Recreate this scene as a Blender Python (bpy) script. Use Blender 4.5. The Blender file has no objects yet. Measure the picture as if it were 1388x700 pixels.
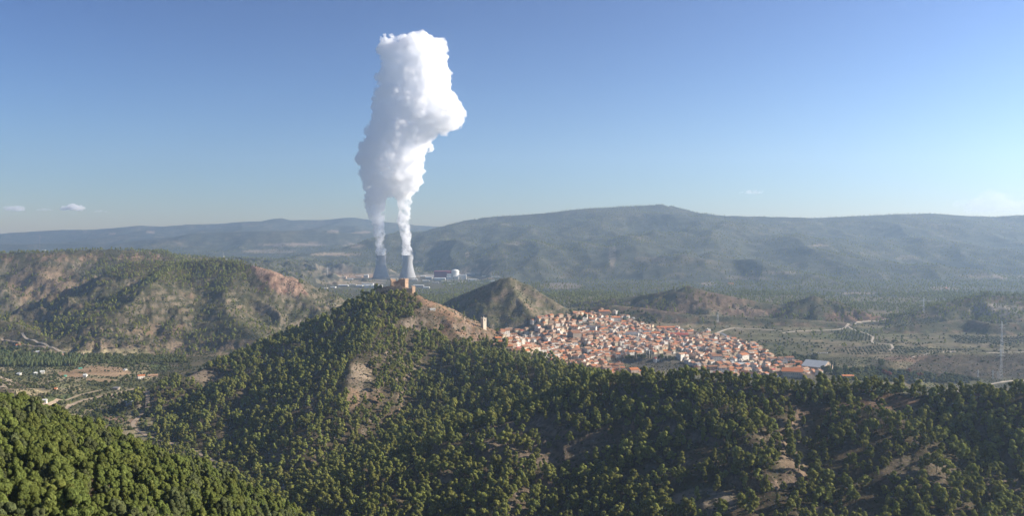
import bpy, bmesh, math, random
import numpy as np

random.seed(7)
rng = np.random.default_rng(11)
R = math.radians
C = bpy.context.scene.collection
scene = bpy.context.scene

# ------------------------------------------------------------------ camera
FOC, U0, V0, H = 1200.0, 694.0, 322.0, 250.0        # pixel scale of a 1388 px wide frame, eye height in metres
cam_d = bpy.data.cameras.new('camera')
cam_d.sensor_width = 36.0
cam_d.lens = 36.0 * FOC / 1388.0
cam_d.shift_y = -(350.0 - V0) / 1388.0
cam_d.clip_start = 1.0
cam_d.clip_end = 120000.0
cam = bpy.data.objects.new('camera', cam_d)
C.objects.link(cam)
cam.location = (0, 0, H)
cam.rotation_euler = (R(90), 0, 0)
scene.camera = cam

# ------------------------------------------------------------------ sky, sun, exposure
SUN_EL, SUN_AZ = 26.0, 84.0                           # azimuth clockwise from the view direction
world = bpy.data.worlds.new('World')
scene.world = world
world.use_nodes = True
wn = world.node_tree
wn.nodes.clear()
sky = wn.nodes.new('ShaderNodeTexSky')
sky.sky_type = 'NISHITA'
sky.sun_disc = False
sky.sun_elevation = R(SUN_EL)
sky.sun_rotation = R(SUN_AZ)
sky.altitude = 0
sky.air_density = 1.0
sky.dust_density = 0.3
sky.ozone_density = 3.0
bg = wn.nodes.new('ShaderNodeBackground')
bg.inputs['Strength'].default_value = 0.055
wo = wn.nodes.new('ShaderNodeOutputWorld')
gam = wn.nodes.new('ShaderNodeGamma'); gam.inputs[1].default_value = 2.0
wn.links.new(sky.outputs[0], gam.inputs[0])
tint = wn.nodes.new('ShaderNodeMix'); tint.data_type = 'RGBA'; tint.blend_type = 'MULTIPLY'; tint.inputs[0].default_value = 1.0; tint.inputs[7].default_value = (.190, .170, .186, 1)
wn.links.new(gam.outputs[0], tint.inputs[6])
wn.links.new(tint.outputs[2], bg.inputs[0])
wn.links.new(bg.outputs[0], wo.inputs[0])

sd = bpy.data.lights.new('sun', 'SUN')
sd.energy = 5.0
sd.angle = R(0.5)
sd.color = (1.0, 0.90, 0.76)
sun = bpy.data.objects.new('sun', sd)
C.objects.link(sun)
sun.location = (600, 200, 900)
a_, e_ = R(SUN_AZ), R(SUN_EL)
SUNV = (math.sin(a_) * math.cos(e_), math.cos(a_) * math.cos(e_), math.sin(e_))
from mathutils import Vector, Matrix
sun.rotation_euler = Vector(SUNV).to_track_quat('Z', 'Y').to_euler()

scene.view_settings.view_transform = 'Standard'
scene.view_settings.look = 'None'
scene.view_settings.gamma = 1.0
scene.view_settings.exposure = 1.12
scene.render.engine = 'CYCLES'
cy = scene.cycles
cy.max_bounces = 48
cy.diffuse_bounces = 2
cy.glossy_bounces = 1
cy.transmission_bounces = 2
cy.transparent_max_bounces = 8
cy.volume_bounces = 48
cy.use_denoising = True
cy.sample_clamp_indirect = 4.0
cy.caustics_reflective = False
cy.caustics_refractive = False

# ------------------------------------------------------------------ numpy noise
def _h(ix, iy, seed):
    n = (ix.astype(np.int64) * 374761393 + iy.astype(np.int64) * 668265263 + seed * 1442695041) & 0xFFFFFFFF
    n = ((n ^ (n >> 13)) * 1274126177) & 0xFFFFFFFF
    n = (n ^ (n >> 16)) & 0xFFFFFFFF
    return n

def gnoise(x, y, seed=0):
    """gradient noise, about -1..1"""
    x = np.asarray(x, float); y = np.asarray(y, float)
    ix = np.floor(x); iy = np.floor(y)
    fx = x - ix; fy = y - iy
    def g(dx, dy):
        a = _h(ix + dx, iy + dy, seed) * (2 * math.pi / 4294967296.0)
        return np.cos(a) * (fx - dx) + np.sin(a) * (fy - dy)
    ux = fx * fx * fx * (fx * (fx * 6 - 15) + 10)
    uy = fy * fy * fy * (fy * (fy * 6 - 15) + 10)
    a = g(0, 0) * (1 - ux) + g(1, 0) * ux
    b = g(0, 1) * (1 - ux) + g(1, 1) * ux
    return (a * (1 - uy) + b * uy) * 1.5

def fbm(x, y, wl, octv=4, seed=0, gain=0.5):
    s = 0; a = 1; t = 0
    for k in range(octv):
        f = 2 ** k / wl
        s = s + a * gnoise(x * f + 17.3 * k, y * f - 9.1 * k, seed + k)
        t += a; a *= gain
    return s / t

def ridged(x, y, wl, octv=4, seed=0, gain=0.5):
    """0 in the gullies, 1 on the spurs"""
    s = 0; a = 1; t = 0
    for k in range(octv):
        f = 2 ** k / wl
        s = s + a * (1 - np.abs(gnoise(x * f + 7.7 * k, y * f + 3.1 * k, seed + k)) * 1.3)
        t += a; a *= gain
    return s / t

def sstep(a, b, x):
    t = np.clip((x - a) / (b - a), 0, 1)
    return t * t * (3 - 2 * t)

def at(u, v, Y):
    """the point that the photograph shows at pixel (u, v), at distance Y"""
    return ((u - U0) / FOC * Y, Y, H - (v - V0) / FOC * Y)

# ------------------------------------------------------------------ the relief
# each ridge: crest points (u, v, distance), slope of its far side, slope of its near side, rounding, wavelength and depth of its gullies
RIDGES = [
    # the hill the viewer stands on, and the near spur at the left
    dict(w=[(0, -30, 247), (60, -60, 240)], f=.45, n=.45, r=4, g=(60, 4)),
    dict(w=[(-110, 90, 205), (-190, 250, 187), (-262, 400, 171), (-330, 500, 157), (-460, 700, 88), (-560, 860, 10)], f=.40, n=.72, r=75, g=(70, 6)),
    # the wooded ridge across the front
    dict(p=[(450, 668, 1000), (500, 640, 1060), (560, 608, 1090), (620, 580, 1085), (700, 556, 1060), (760, 541, 1035), (800, 527, 1000), (860, 520, 965),
            (940, 517, 940), (1000, 519, 920), (1060, 527, 905), (1130, 529, 890), (1200, 531, 880), (1300, 540, 850), (1388, 537, 820), (1700, 520, 760), (2088, 470, 800)],
         f=.48, n=.60, r=9, g=(85, 20), steep=1),
    dict(p=[(950, 520, 938), (1000, 560, 850), (1040, 620, 770), (1080, 700, 690)], f=.42, n=.42, r=8, g=(40, 4)),
    dict(p=[(1180, 532, 880), (1215, 580, 800), (1250, 640, 730), (1290, 720, 660)], f=.40, n=.36, r=8, g=(40, 4)),
    dict(p=[(770, 541, 1025), (720, 590, 930), (690, 650, 830), (670, 720, 750)], f=.45, n=.45, r=8, g=(40, 4)),
    # saddle between that ridge and the castle hill
    dict(p=[(840, 522, 985), (790, 511, 1170), (720, 497, 1340), (650, 484, 1480), (600, 462, 1620), (560, 425, 1720)], f=.30, n=.52, r=12, g=(80, 14)),
    # castle hill
    dict(p=[(190, 542, 1470), (215, 522, 1510), (280, 500, 1580), (350, 477, 1650), (420, 449, 1690), (470, 421, 1720), (510, 401, 1745), (535, 393, 1750), (556, 395, 1755),
            (580, 406, 1765), (610, 421, 1785), (640, 443, 1800), (665, 460, 1815), (700, 486, 1780)], f=.50, n=.42, r=7, g=(110, 22)),
    dict(p=[(530, 395, 1750), (505, 440, 1600), (485, 480, 1430), (482, 507, 1340), (455, 560, 1210), (420, 610, 1120)], f=.42, n=.42, r=8, g=(60, 8)),
    dict(p=[(350, 480, 1640), (330, 520, 1480), (300, 560, 1350), (290, 590, 1260)], f=.42, n=.42, r=9, g=(60, 8)),
    # pointed bare hill
    dict(p=[(585, 424, 2700), (620, 402, 2620), (655, 388, 2560), (680, 378, 2510), (694, 376, 2500), (715, 385, 2480), (745, 404, 2440), (775, 424, 2400), (800, 436, 2380)],
         f=.62, n=.50, r=5, g=(70, 14)),
    dict(p=[(692, 378, 2500), (700, 400, 2400), (715, 422, 2300), (740, 440, 2220)], f=.5, n=.5, r=6, g=(60, 9)),
    # table hills at the left
    dict(p=[(-700, 350, 3750), (-100, 344, 3650), (0, 344, 3600), (60, 342, 3600), (110, 339, 3650), (180, 339, 3700), (218, 341, 3750)], f=.03, n=.36, r=10, g=(230, 60)),
    dict(p=[(90, 398, 2750), (140, 376, 2850), (180, 357, 2950), (240, 357, 3000), (290, 352, 3000), (330, 357, 2950), (368, 366, 2900), (398, 384, 2860), (425, 402, 2800), (475, 424, 2750)],
         f=.40, n=.35, r=12, g=(190, 62)),
    dict(p=[(240, 360, 2980), (215, 378, 2720), (195, 391, 2560), (165, 415, 2420), (130, 445, 2300), (105, 475, 2170)], f=.40, n=.40, r=9, g=(90, 20)),
    dict(p=[(320, 362, 2940), (300, 404, 2640), (310, 428, 2450), (345, 452, 2280), (370, 468, 2170)], f=.36, n=.36, r=12, g=(90, 20)),
    dict(p=[(-200, 405, 2500), (-60, 420, 2450), (20, 440, 2380), (70, 466, 2250)], f=.36, n=.38, r=10, g=(90, 20)),
    dict(p=[(-90, 495, 1600), (-30, 500, 1560), (10, 518, 1500)], f=.5, n=.5, r=5, g=(40, 6)),
    # low hills behind the town and at the right
    dict(p=[(790, 410, 2950), (860, 402, 2900), (905, 394, 2850), (932, 387, 2820), (955, 395, 2800), (1000, 404, 2780), (1060, 415, 2760)], f=.30, n=.36, r=6, g=(100, 34)),
    dict(p=[(790, 418, 2680), (830, 414, 2640), (870, 417, 2600), (930, 426, 2520), (1010, 430, 2520), (1080, 433, 2500), (1140, 437, 2500)], f=.25, n=.34, r=6, g=(80, 18)),
    dict(p=[(1045, 418, 2780), (1080, 408, 2760), (1105, 401, 2740), (1135, 410, 2700), (1170, 423, 2640), (1205, 433, 2600)], f=.40, n=.40, r=6, g=(90, 20)),
    dict(p=[(1195, 438, 2560), (1240, 424, 2620), (1290, 410, 2680), (1330, 400, 2720), (1388, 402, 2740), (1500, 390, 2800), (2088, 360, 3000)], f=.25, n=.24, r=12, g=(140, 40)),
    dict(p=[(1190, 452, 2330), (1235, 440, 2380), (1280, 437, 2400), (1310, 432, 2420), (1350, 440, 2330), (1400, 436, 2350), (1700, 420, 2350)], f=.2, n=.30, r=8, g=(90, 22)),
    dict(p=[(1205, 492, 1800), (1240, 484, 1850), (1280, 479, 1880), (1388, 478, 1900), (1600, 470, 1900)], f=.03, n=.32, r=5, g=(70, 8)),
    dict(p=[(835, 487, 1890), (860, 482, 1870), (900, 482, 1860), (925, 486, 1870), (945, 495, 1850)], f=.10, n=1.0, r=2, g=(30, 3)),
    # the long mountain
    dict(p=[(470, 344, 7600), (530, 325, 8000), (570, 312, 8400), (600, 309, 8700), (612, 304, 8600), (626, 298, 8500), (650, 295, 8500), (700, 291, 8500), (740, 289, 8500),
            (800, 283, 8500), (850, 280, 8500), (875, 278, 8500), (890, 276.5, 8500), (905, 279, 8500), (922, 284, 8500), (945, 291, 8400), (1000, 293, 8300), (1080, 295, 8200), (1100, 296, 8200),
            (1140, 294, 8100), (1200, 291, 8100), (1250, 289, 8100), (1300, 292, 8100), (1350, 294, 8100), (1388, 292, 8000), (1700, 280, 8000), (2088, 250, 8000)],
         f=.12, n=.125, r=60, g=(1400, 170), far=1),
    dict(p=[(360, 360, 6300), (420, 352, 6600), (470, 345, 7000), (520, 338, 7200)], f=.14, n=.13, r=40, g=(700, 55), far=1),
    # blue ridges beyond
    dict(p=[(-700, 332, 9800), (150, 330, 9800), (225, 322, 9800), (255, 316, 9800), (330, 313, 9800), (400, 312, 9800), (450, 313, 9800), (520, 318, 9900), (570, 322, 10000)],
         f=.10, n=.13, r=60, g=(1100, 90), far=1),
    dict(p=[(-700, 318, 13000), (0, 316, 13000), (60, 312, 13000), (100, 311, 13000), (150, 309, 13000), (190, 306, 13000), (225, 307, 13000), (260, 303, 13000), (330, 300, 13000), (358, 299, 13000), (374, 295, 13000), (392, 298, 13000),
            (430, 297, 13000), (480, 294, 13000), (510, 296, 13000), (560, 303, 13000), (600, 307, 13000), (2088, 300, 13000)], f=.12, n=.10, r=40, g=(1500, 90), far=1),
]
BU = [-700, 0, 250, 450, 650, 800, 950, 1160, 1230, 2088]
BY = [0, 500, 1000, 1400, 1750, 2150, 2600, 3200, 4000, 5000, 6000, 7500, 9500, 14500]
BZ = np.array([
    [0, -10, -40, -40, -40, -40, -40, -20, -5, 0, 20, 60, 110, 150],
    [0, -10, -40, -40, -40, -40, -40, -20, -5, 0, 20, 60, 110, 150],
    [0, -10, -42, -42, -42, -42, -35, -15, -5, 0, 10, 50, 110, 150],
    [0, -10, -42, -42, -40, -30, -20, -10, -4, 0, 4, 50, 110, 150],
    [0, -10, -42, -38, -20, -4, 10, 5, 0, 0, 4, 60, 110, 150],
    [0, -10, -40, -30, -17, 2, 20, 20, 10, 10, 20, 60, 110, 150],
    [0, -10, -40, -25, -15, -8, 6, 14, 14, 14, 20, 60, 110, 150],
    [0, -10, -40, -25, -13, -8, -4, 0, 8, 14, 20, 60, 110, 150],
    [0, -10, -40, -42, -40, -8, -4, 0, 8, 14, 20, 60, 110, 150],
    [0, -10, -40, -42, -40, -8, 0, 10, 20, 30, 60, 60, 110, 150]], float)

def relief(x, y):
    """ground height; also distance from the winning crest, its zone number"""
    x = np.asarray(x, float); y = np.asarray(y, float)
    yy = np.maximum(y, 5)
    u = U0 + x / np.maximum(yy, 200) * FOC
    fu = np.interp(u, BU, np.arange(len(BU))); fy = np.interp(yy, BY, np.arange(len(BY)))
    iu = np.minimum(fu.astype(int), len(BU) - 2); iy = np.minimum(fy.astype(int), len(BY) - 2)
    a = fu - iu; b = fy - iy
    b = b * b * (3 - 2 * b)
    base = (BZ[iu, iy] * (1 - a) * (1 - b) + BZ[iu + 1, iy] * a * (1 - b) + BZ[iu, iy + 1] * (1 - a) * b + BZ[iu + 1, iy + 1] * a * b)
    base = base + fbm(x, y, 260, 3, 5) * 2.5 * sstep(200, 900, yy) + fbm(x, y, 1500, 3, 6) * 25 * sstep(3800, 5500, yy) * (1 - sstep(4700, 5000, yy) * (1 - sstep(5900, 6400, yy)) * (1 - sstep(660, 760, u)))
    wx = x + fbm(x, y, 160, 3, 21) * 22
    wy = y + fbm(x, y, 160, 3, 31) * 22
    best = base.copy(); dbest = np.full_like(base, 1e5); zone = np.full(base.shape, -1)
    acc = np.zeros_like(base)
    K = np.clip(yy / 500.0, 1.5, 12.0)
    ex = np.ones_like(base)
    hs = []
    for k, r in enumerate(RIDGES):
        pts = r['w'] if 'w' in r else [at(*p) for p in r['p']]
        far = r.get('far', 0)
        X = x if not far else x + fbm(x, y, 1400, 3, 41) * 150
        Yv = y if not far else y + fbm(x, y, 1400, 3, 51) * 150
        if not far:
            m = np.minimum(1, 1)
            X = wx; Yv = wy
        hb = np.full_like(base, -1e4); db = np.full_like(base, 1e5)
        for (ax, ay, az), (bx, by, bz) in zip(pts[:-1], pts[1:]):
            dx, dy = bx - ax, by - ay
            L2 = dx * dx + dy * dy
            t = np.clip(((X - ax) * dx + (Yv - ay) * dy) / L2, 0, 1)
            px = X - (ax + t * dx); py = Yv - (ay + t * dy)
            d = np.sqrt(px * px + py * py)
            side = dx * (Yv - ay) - dy * (X - ax)            # > 0: the far side
            # across the end of a ridge the slopes blend
            nn = r['n'] if 'steep' not in r else .50 + .65 * sstep(520, 640, u) * (1 - sstep(860, 1010, u))
            s = np.where(side > 0, r['f'], nn)
            q = np.clip(np.abs(side) / math.sqrt(L2) / np.maximum(d, 1e-6), 0, 1)
            s = s * q + max(r['f'], r['n'], .3) * (1 - q)
            hgt = az + (bz - az) * t - s * (np.sqrt(d * d + r['r'] ** 2) - r['r'])
            up = hgt > hb
            hb = np.where(up, hgt, hb); db = np.where(up, d, db)
        gw, gd = r['g']
        near = hb > base - gd * 1.2 - 10
        gul = np.zeros_like(base)
        if near.any():
            xs, ys = x[near], y[near]
            n = 1 - ridged(xs * (1.0 if not far else 1.15), ys * (1.0 if not far else .55), gw, 5, 100 + k * 7, .5 if not far else .42)
            gul[near] = n * gd * 1.5 * (1 - np.exp(-db[near] / (gd * 3.5 + 8)))
        hb = hb - gul
        hs.append((hb, db, k))
    M = base.copy()
    for hb, db, k in hs:
        up = hb > M
        M = np.where(up, hb, M); dbest = np.where(up, db, dbest); zone = np.where(up, k, zone)
    tot = np.exp((base - M) / K)
    for hb, db, k in hs:
        tot += np.exp(np.maximum((hb - M) / K, -30))
    z = M + K * np.log(tot) * .8
    # rock benches on the dry hills and on the face of the front ridge
    bench = np.zeros_like(z)
    left = np.isin(zone, [12, 13, 14, 15, 16]) * 1.0
    front = np.isin(zone, [2, 3, 4, 5]) * 1.0
    nb = sstep(-.15, .35, fbm(x, y, 300, 3, 77))
    P = 17.0
    zz = z + fbm(x, y, 220, 3, 78) * 9
    t = zz / P; fl = np.floor(t); f = t - fl
    stp = P * (fl + sstep(.36, .64, f)) - (zz - z)
    z = z + (stp - z) * (left * .40 * nb + front * .45 * nb)
    z = z + fbm(x, y, 26, 4, 88) * (1.0 + 2.6 * left) * sstep(60, 400, yy) * (zone >= 0)
    # the cliff rim of the table hill and of its neighbour
    return z, dbest, zone

# ------------------------------------------------------------------ the ground sheet: columns by bearing, rows by distance
def geo(a, b, st):
    n = max(2, int(round(math.log(b / a) / math.log(1 + st))))
    return list(np.geomspace(a, b, n + 1)[:-1])
uc = np.arange(-60, 1448.1, 1.6)
gm = np.cumsum(np.geomspace(2, 55, 36)); 
uc = np.concatenate([(-60 - gm)[::-1], uc, uc[-1] + gm])
Yr = np.array(geo(15, 150, .09) + geo(150, 600, .010) + geo(600, 3700, .0046) + geo(3700, 9200, .0065) + geo(9200, 14800, .014) + [14800])
NU, NY = len(uc), len(Yr)
GU, GY = np.meshgrid(uc, Yr)                # rows = distance
GX = (GU - U0) / FOC * GY
GZ, GD, GZONE = relief(GX, GY)
# flat pads for the power station
pad = sstep(5000, 5080, GY) * (1 - sstep(5750, 5900, GY)) * sstep(428, 436, GU) * (1 - sstep(650, 665, GU))
GZ = GZ * (1 - pad) + 0.0 * pad
GV = V0 + (H - GZ) / GY * FOC
# bearing-wise horizon, used to leave out trees nobody can see
EL = (GZ - H) / GY
RUN = np.maximum.accumulate(EL, axis=0)
RUN = np.vstack([np.full((1, NU), -9.0), RUN[:-1]])
# slope
dXu = np.gradient(GX, axis=1); dZu = np.gradient(GZ, axis=1)
dXy = np.gradient(GX, axis=0); dYy = np.gradient(GY, axis=0); dZy = np.gradient(GZ, axis=0)
sx = dZu / dXu
sy = (dZy - sx * dXy) / dYy
SLOPE = np.sqrt(sx * sx + sy * sy)

def samp(G, x, y):
    x = np.asarray(x, float); y = np.asarray(y, float)
    u = U0 + x / y * FOC
    fu = np.interp(u, uc, np.arange(NU)); fy = np.interp(np.log(y), np.log(Yr), np.arange(NY))
    iu = np.minimum(fu.astype(int), NU - 2); iy = np.minimum(fy.astype(int), NY - 2)
    a = fu - iu; b = fy - iy
    return G[iy, iu] * (1 - a) * (1 - b) + G[iy, iu + 1] * a * (1 - b) + G[iy + 1, iu] * (1 - a) * b + G[iy + 1, iu + 1] * a * b

def ground(x, y):
    return float(samp(GZ, np.array([x]), np.array([y]))[0])

YS = np.exp(np.linspace(math.log(150), math.log(14000), 5000))
def hit(u, v, ymin=150):
    """where the line of sight through pixel (u, v) meets the ground beyond ymin"""
    ys = YS[YS > ymin]
    zs = samp(GZ, (u - U0) / FOC * ys, ys)
    ray = H - (v - V0) / FOC * ys
    i = np.argmax(zs >= ray)
    if not (zs >= ray).any():
        i = len(ys) - 1
    Y = ys[i]
    return ((u - U0) / FOC * Y, float(Y), float(zs[i]))

# ------------------------------------------------------------------ tags and materials
def tag(o, label=None, cat=None, group=None, kind=None):
    if label: o['label'] = label
    if cat: o['category'] = cat
    if group: o['group'] = group
    if kind: o['kind'] = kind
    return o

def empty(name, loc, rz=0.0):
    o = bpy.data.objects.new(name, None)
    o.empty_display_size = 1
    o.location = loc
    o.rotation_euler = (0, 0, rz)
    C.objects.link(o)
    return o

def nd(nt, t, **kw):
    n = nt.nodes.new(t)
    for k, v in kw.items():
        if k.startswith('i_'):
            n.inputs[k[2:].replace('_', ' ')].default_value = v
        else:
            setattr(n, k, v)
    return n

def mat(name, col, var=.18, scale=.3, rough=.85, bump=0.0, col2=None, metal=0.0, spec=.2, rnd=0.0, coord='Object'):
    """a weathered surface: base colour broken up by noise at two sizes"""
    m = bpy.data.materials.new(name); m.use_nodes = True
    nt = m.node_tree; b = nt.nodes['Principled BSDF']
    b.inputs['Roughness'].default_value = rough
    b.inputs['Metallic'].default_value = metal
    b.inputs['Specular IOR Level'].default_value = spec
    tc = nd(nt, 'ShaderNodeTexCoord')
    n1 = nd(nt, 'ShaderNodeTexNoise'); n1.inputs['Scale'].default_value = scale; n1.inputs['Detail'].default_value = 6; n1.inputs['Roughness'].default_value = .65
    nt.links.new(tc.outputs[coord], n1.inputs['Vector'])
    rp = nd(nt, 'ShaderNodeMapRange'); rp.inputs['From Min'].default_value = .3; rp.inputs['From Max'].default_value = .7
    nt.links.new(n1.outputs['Fac'], rp.inputs['Value'])
    mx = nd(nt, 'ShaderNodeMix', data_type='RGBA')
    c2 = col2 or tuple(c * (1 - var * 1.6) for c in col)
    mx.inputs[6].default_value = (*[min(1, c * (1 + var * .4)) for c in col], 1)
    mx.inputs[7].default_value = (*c2, 1)
    nt.links.new(rp.outputs[0], mx.inputs[0])
    out = mx.outputs[2]
    if rnd:
        oi = nd(nt, 'ShaderNodeObjectInfo')
        hv = nd(nt, 'ShaderNodeHueSaturation')
        mr = nd(nt, 'ShaderNodeMapRange'); mr.inputs['To Min'].default_value = 1 - rnd; mr.inputs['To Max'].default_value = 1 + rnd
        nt.links.new(oi.outputs['Random'], mr.inputs['Value'])
        nt.links.new(mr.outputs[0], hv.inputs['Value'])
        nt.links.new(out, hv.inputs['Color'])
        out = hv.outputs[0]
    nt.links.new(out, b.inputs['Base Color'])
    if bump:
        bp = nd(nt, 'ShaderNodeBump'); bp.inputs['Strength'].default_value = bump; bp.inputs['Distance'].default_value = .3
        nt.links.new(n1.outputs['Fac'], bp.inputs['Height'])
        nt.links.new(bp.outputs[0], b.inputs['Normal'])
    return m

# ------------------------------------------------------------------ what grows and lies where (masks over the ground sheet)
def inpoly(u, v, poly):
    c = np.zeros(np.shape(u), bool)
    n = len(poly)
    for i in range(n):
        x1, y1 = poly[i]; x2, y2 = poly[(i + 1) % n]
        if y1 == y2: continue
        k = ((y1 > v) != (y2 > v)) & (u < (x2 - x1) * (v - y1) / (y2 - y1) + x1)
        c ^= k
    return c

def ell(u, v, cu, cv, ru, rv):
    """soft ellipse, 1 inside"""
    return 1 - sstep(.6, 1.15, np.sqrt(((u - cu) / ru) ** 2 + ((v - cv) / rv) ** 2))

TOWN = [(664, 470), (676, 452), (700, 438), (735, 431), (765, 428), (800, 422), (842, 424), (866, 440), (905, 447), (958, 450), (1002, 462), (1036, 476), (1064, 490),
        (1106, 497), (1112, 510), (1040, 513), (965, 510), (935, 497), (925, 488), (850, 486), (838, 500), (868, 512), (800, 508), (768, 496), (722, 481), (690, 482)]
def masks(x, y, z, slope, zone, dcr):
    u = U0 + x / y * FOC
    v = V0 + (H - z) / y * FOC
    n1 = fbm(x, y, 120, 4, 201); n2 = fbm(x, y, 35, 3, 211); n3 = fbm(x, y, 420, 4, 221); n4 = fbm(x, y, 1600, 4, 231)
    Y = y
    tree = np.zeros_like(x)              # pine cover 0..1
    near = Y < 620
    tree = np.where(near, .97 - .5 * sstep(.35, .6, n1), tree)
    fr = (Y >= 620) & (Y < 1060)
    face = sstep(20, 70, dcr) * sstep(.22, .42, slope)
    t_fr = .95 - .32 * sstep(.05, .6, n1) - .12 * face
    t_fr -= .75 * ell(u, v, 725, 600, 120, 34) * sstep(-.45, .1, n2 + .6 * np.sin(v * .55))
    t_fr += .35 * ell(u, v, 730, 680, 190, 20)
    t_fr += .5 * (1 - sstep(10, 34, dcr)) * (zone == 2)
    t_fr -= .75 * ell(u, v, 955, 678, 60, 26) + .45 * ell(u, v, 1075, 610, 36, 60) + .50 * ell(u, v, 1195, 552, 70, 20) + .45 * ell(u, v, 1245, 640, 60, 30)
    t_fr -= .22 * sstep(0, .3, n2) * (u > 900)
    tree = np.where(fr, t_fr, tree)
    cs = (Y >= 1060) & (Y < 1900) & (z > -34)
    t_cs = .86 - .35 * sstep(0, .5, n1)
    t_cs -= 1.0 * ell(u, v, 486, 515, 22, 26)                    # bare knob
    t_cs -= .45 * ell(u, v, 400, 530, 70, 35) * sstep(-.2, .3, n2)
    t_cs -= .8 * ell(u, v, 275, 512, 45, 12)                     # rocks on the left shoulder
    t_cs -= .5 * ell(u, v, 575, 500, 40, 14)
    bare = sstep(-6, 10, (u - 560) - (v - 400) * .55) * (1 - sstep(448, 466, v)) * (u < 680)
    bare = np.maximum(bare, ell(u, v, 640, 448, 34, 22))
    t_cs = t_cs * (1 - .97 * bare)
    tree = np.where(cs, t_cs, tree)
    lh = (u < 500) & (Y >= 2100) & (Y < 4300)
    t_lh = .12 + .30 * sstep(-.15, .35, n3) + .22 * sstep(0.0, .4, n1)
    t_lh = np.where(zone == 12, np.where(slope < .2, .75, (.16 + .3 * sstep(.1, .5, n1))), t_lh)
    top = inpoly(u, v, [(110, 360), (190, 340), (300, 344), (350, 352), (345, 362), (330, 392), (300, 400), (255, 388), (205, 380), (150, 378)])
    t_lh = np.where(top & (Y > 2500), .72 + .25 * sstep(-.2, .2, n3), t_lh)
    rim = inpoly(u, v, [(335, 350), (370, 358), (402, 378), (418, 400), (380, 398), (350, 378)])
    t_lh = np.where(rim, .05, t_lh)
    tree = np.where(lh, t_lh, tree)
    ph = np.isin(zone, [10, 11]) & (Y > 1950) & (Y < 2900)
    tree = np.where(ph, .02 + .5 * sstep(0, 25, 640 - u) * sstep(.0, .5, n1 + .3), tree)
    mr = (u >= 500) & (Y >= 1900) & (Y < 3700) & ~ph
    t_mr = .03 + .22 * sstep(.15, .5, n3) + .08 * sstep(.2, .5, n1)
    t_mr = np.where(zone == 20, .40 + .5 * n1, t_mr)
    t_mr = np.where(zone == 18, .14 + .55 * sstep(0, 12, 925 - u) * sstep(-.3, .3, n1), t_mr)
    t_mr = np.where(Y > 3000, .45 + .5 * n3, t_mr)
    t_mr = np.where((zone == 21) & (v > 396), .40 + .5 * sstep(-.1, .3, n1), t_mr)
    t_mr = np.where(ell(u, v, 1330, 402, 70, 7) > .4, .8, t_mr)
    tree = np.where(mr, t_mr, tree)
    far = Y >= 3700
    flat = ((Y > 4950) & (Y < 5950) & (u > 425) & (u < 668))
    t_far = .55 + .9 * n3 + .7 * n4
    t_far = t_far - .35 * sstep(.5, .9, slope)
    t_far = np.where(lh, tree, t_far)
    tree = np.where(far & ~lh, t_far, tree)
    tree = np.where(flat, .05 + .5 * (ell(u, v, 470, 389, 40, 3) + ell(u, v, 560, 390, 70, 5)), tree)
    tree = np.where((Y > 4150) & (Y <= 4950) & (u > 425) & (u < 600) & (v < 394), .06, tree)
    tree = np.where((u > 524) & (u < 566) & (v < 399) & (Y > 1700) & (Y < 1800), 0, tree)
    town = inpoly(u, v, TOWN) & (Y > 1650) & (Y < 3000)
    tree = np.where(town, 0, tree)
    valley = (u < 480) & (Y > 1150) & (Y < 2300) & (z < -30) & (u < 205 + 25 * n1)
    gorge = (u >= 180) & (u < 600) & (Y > 850) & (Y < 1700) & (z < -30) & ~valley
    tree = np.where(gorge, .80 - .5 * sstep(.1, .5, n1), tree)
    tree = np.where(valley, 0.0, tree)
    tree = np.where((Y >= 1060) & (Y < 1900) & (u > 900) & (z < 5), .0, tree)
    tree = np.where((Y >= 1560) & (Y < 1960) & (u > 790), .0, tree)
    return dict(u=u, v=v, n1=n1, n2=n2, n3=n3, n4=n4, tree=np.clip(tree, 0, 1), town=town, valley=valley, flat=flat, bare=bare, cs=cs, lh=lh, ph=ph, mr=mr, far=far, fr=fr, near=near, rim=rim)

MK = masks(GX, GY, GZ, SLOPE, GZONE, GD)
def lerp(a, b, t):
    return a + (np.asarray(b) - a) * t[..., None]

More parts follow.
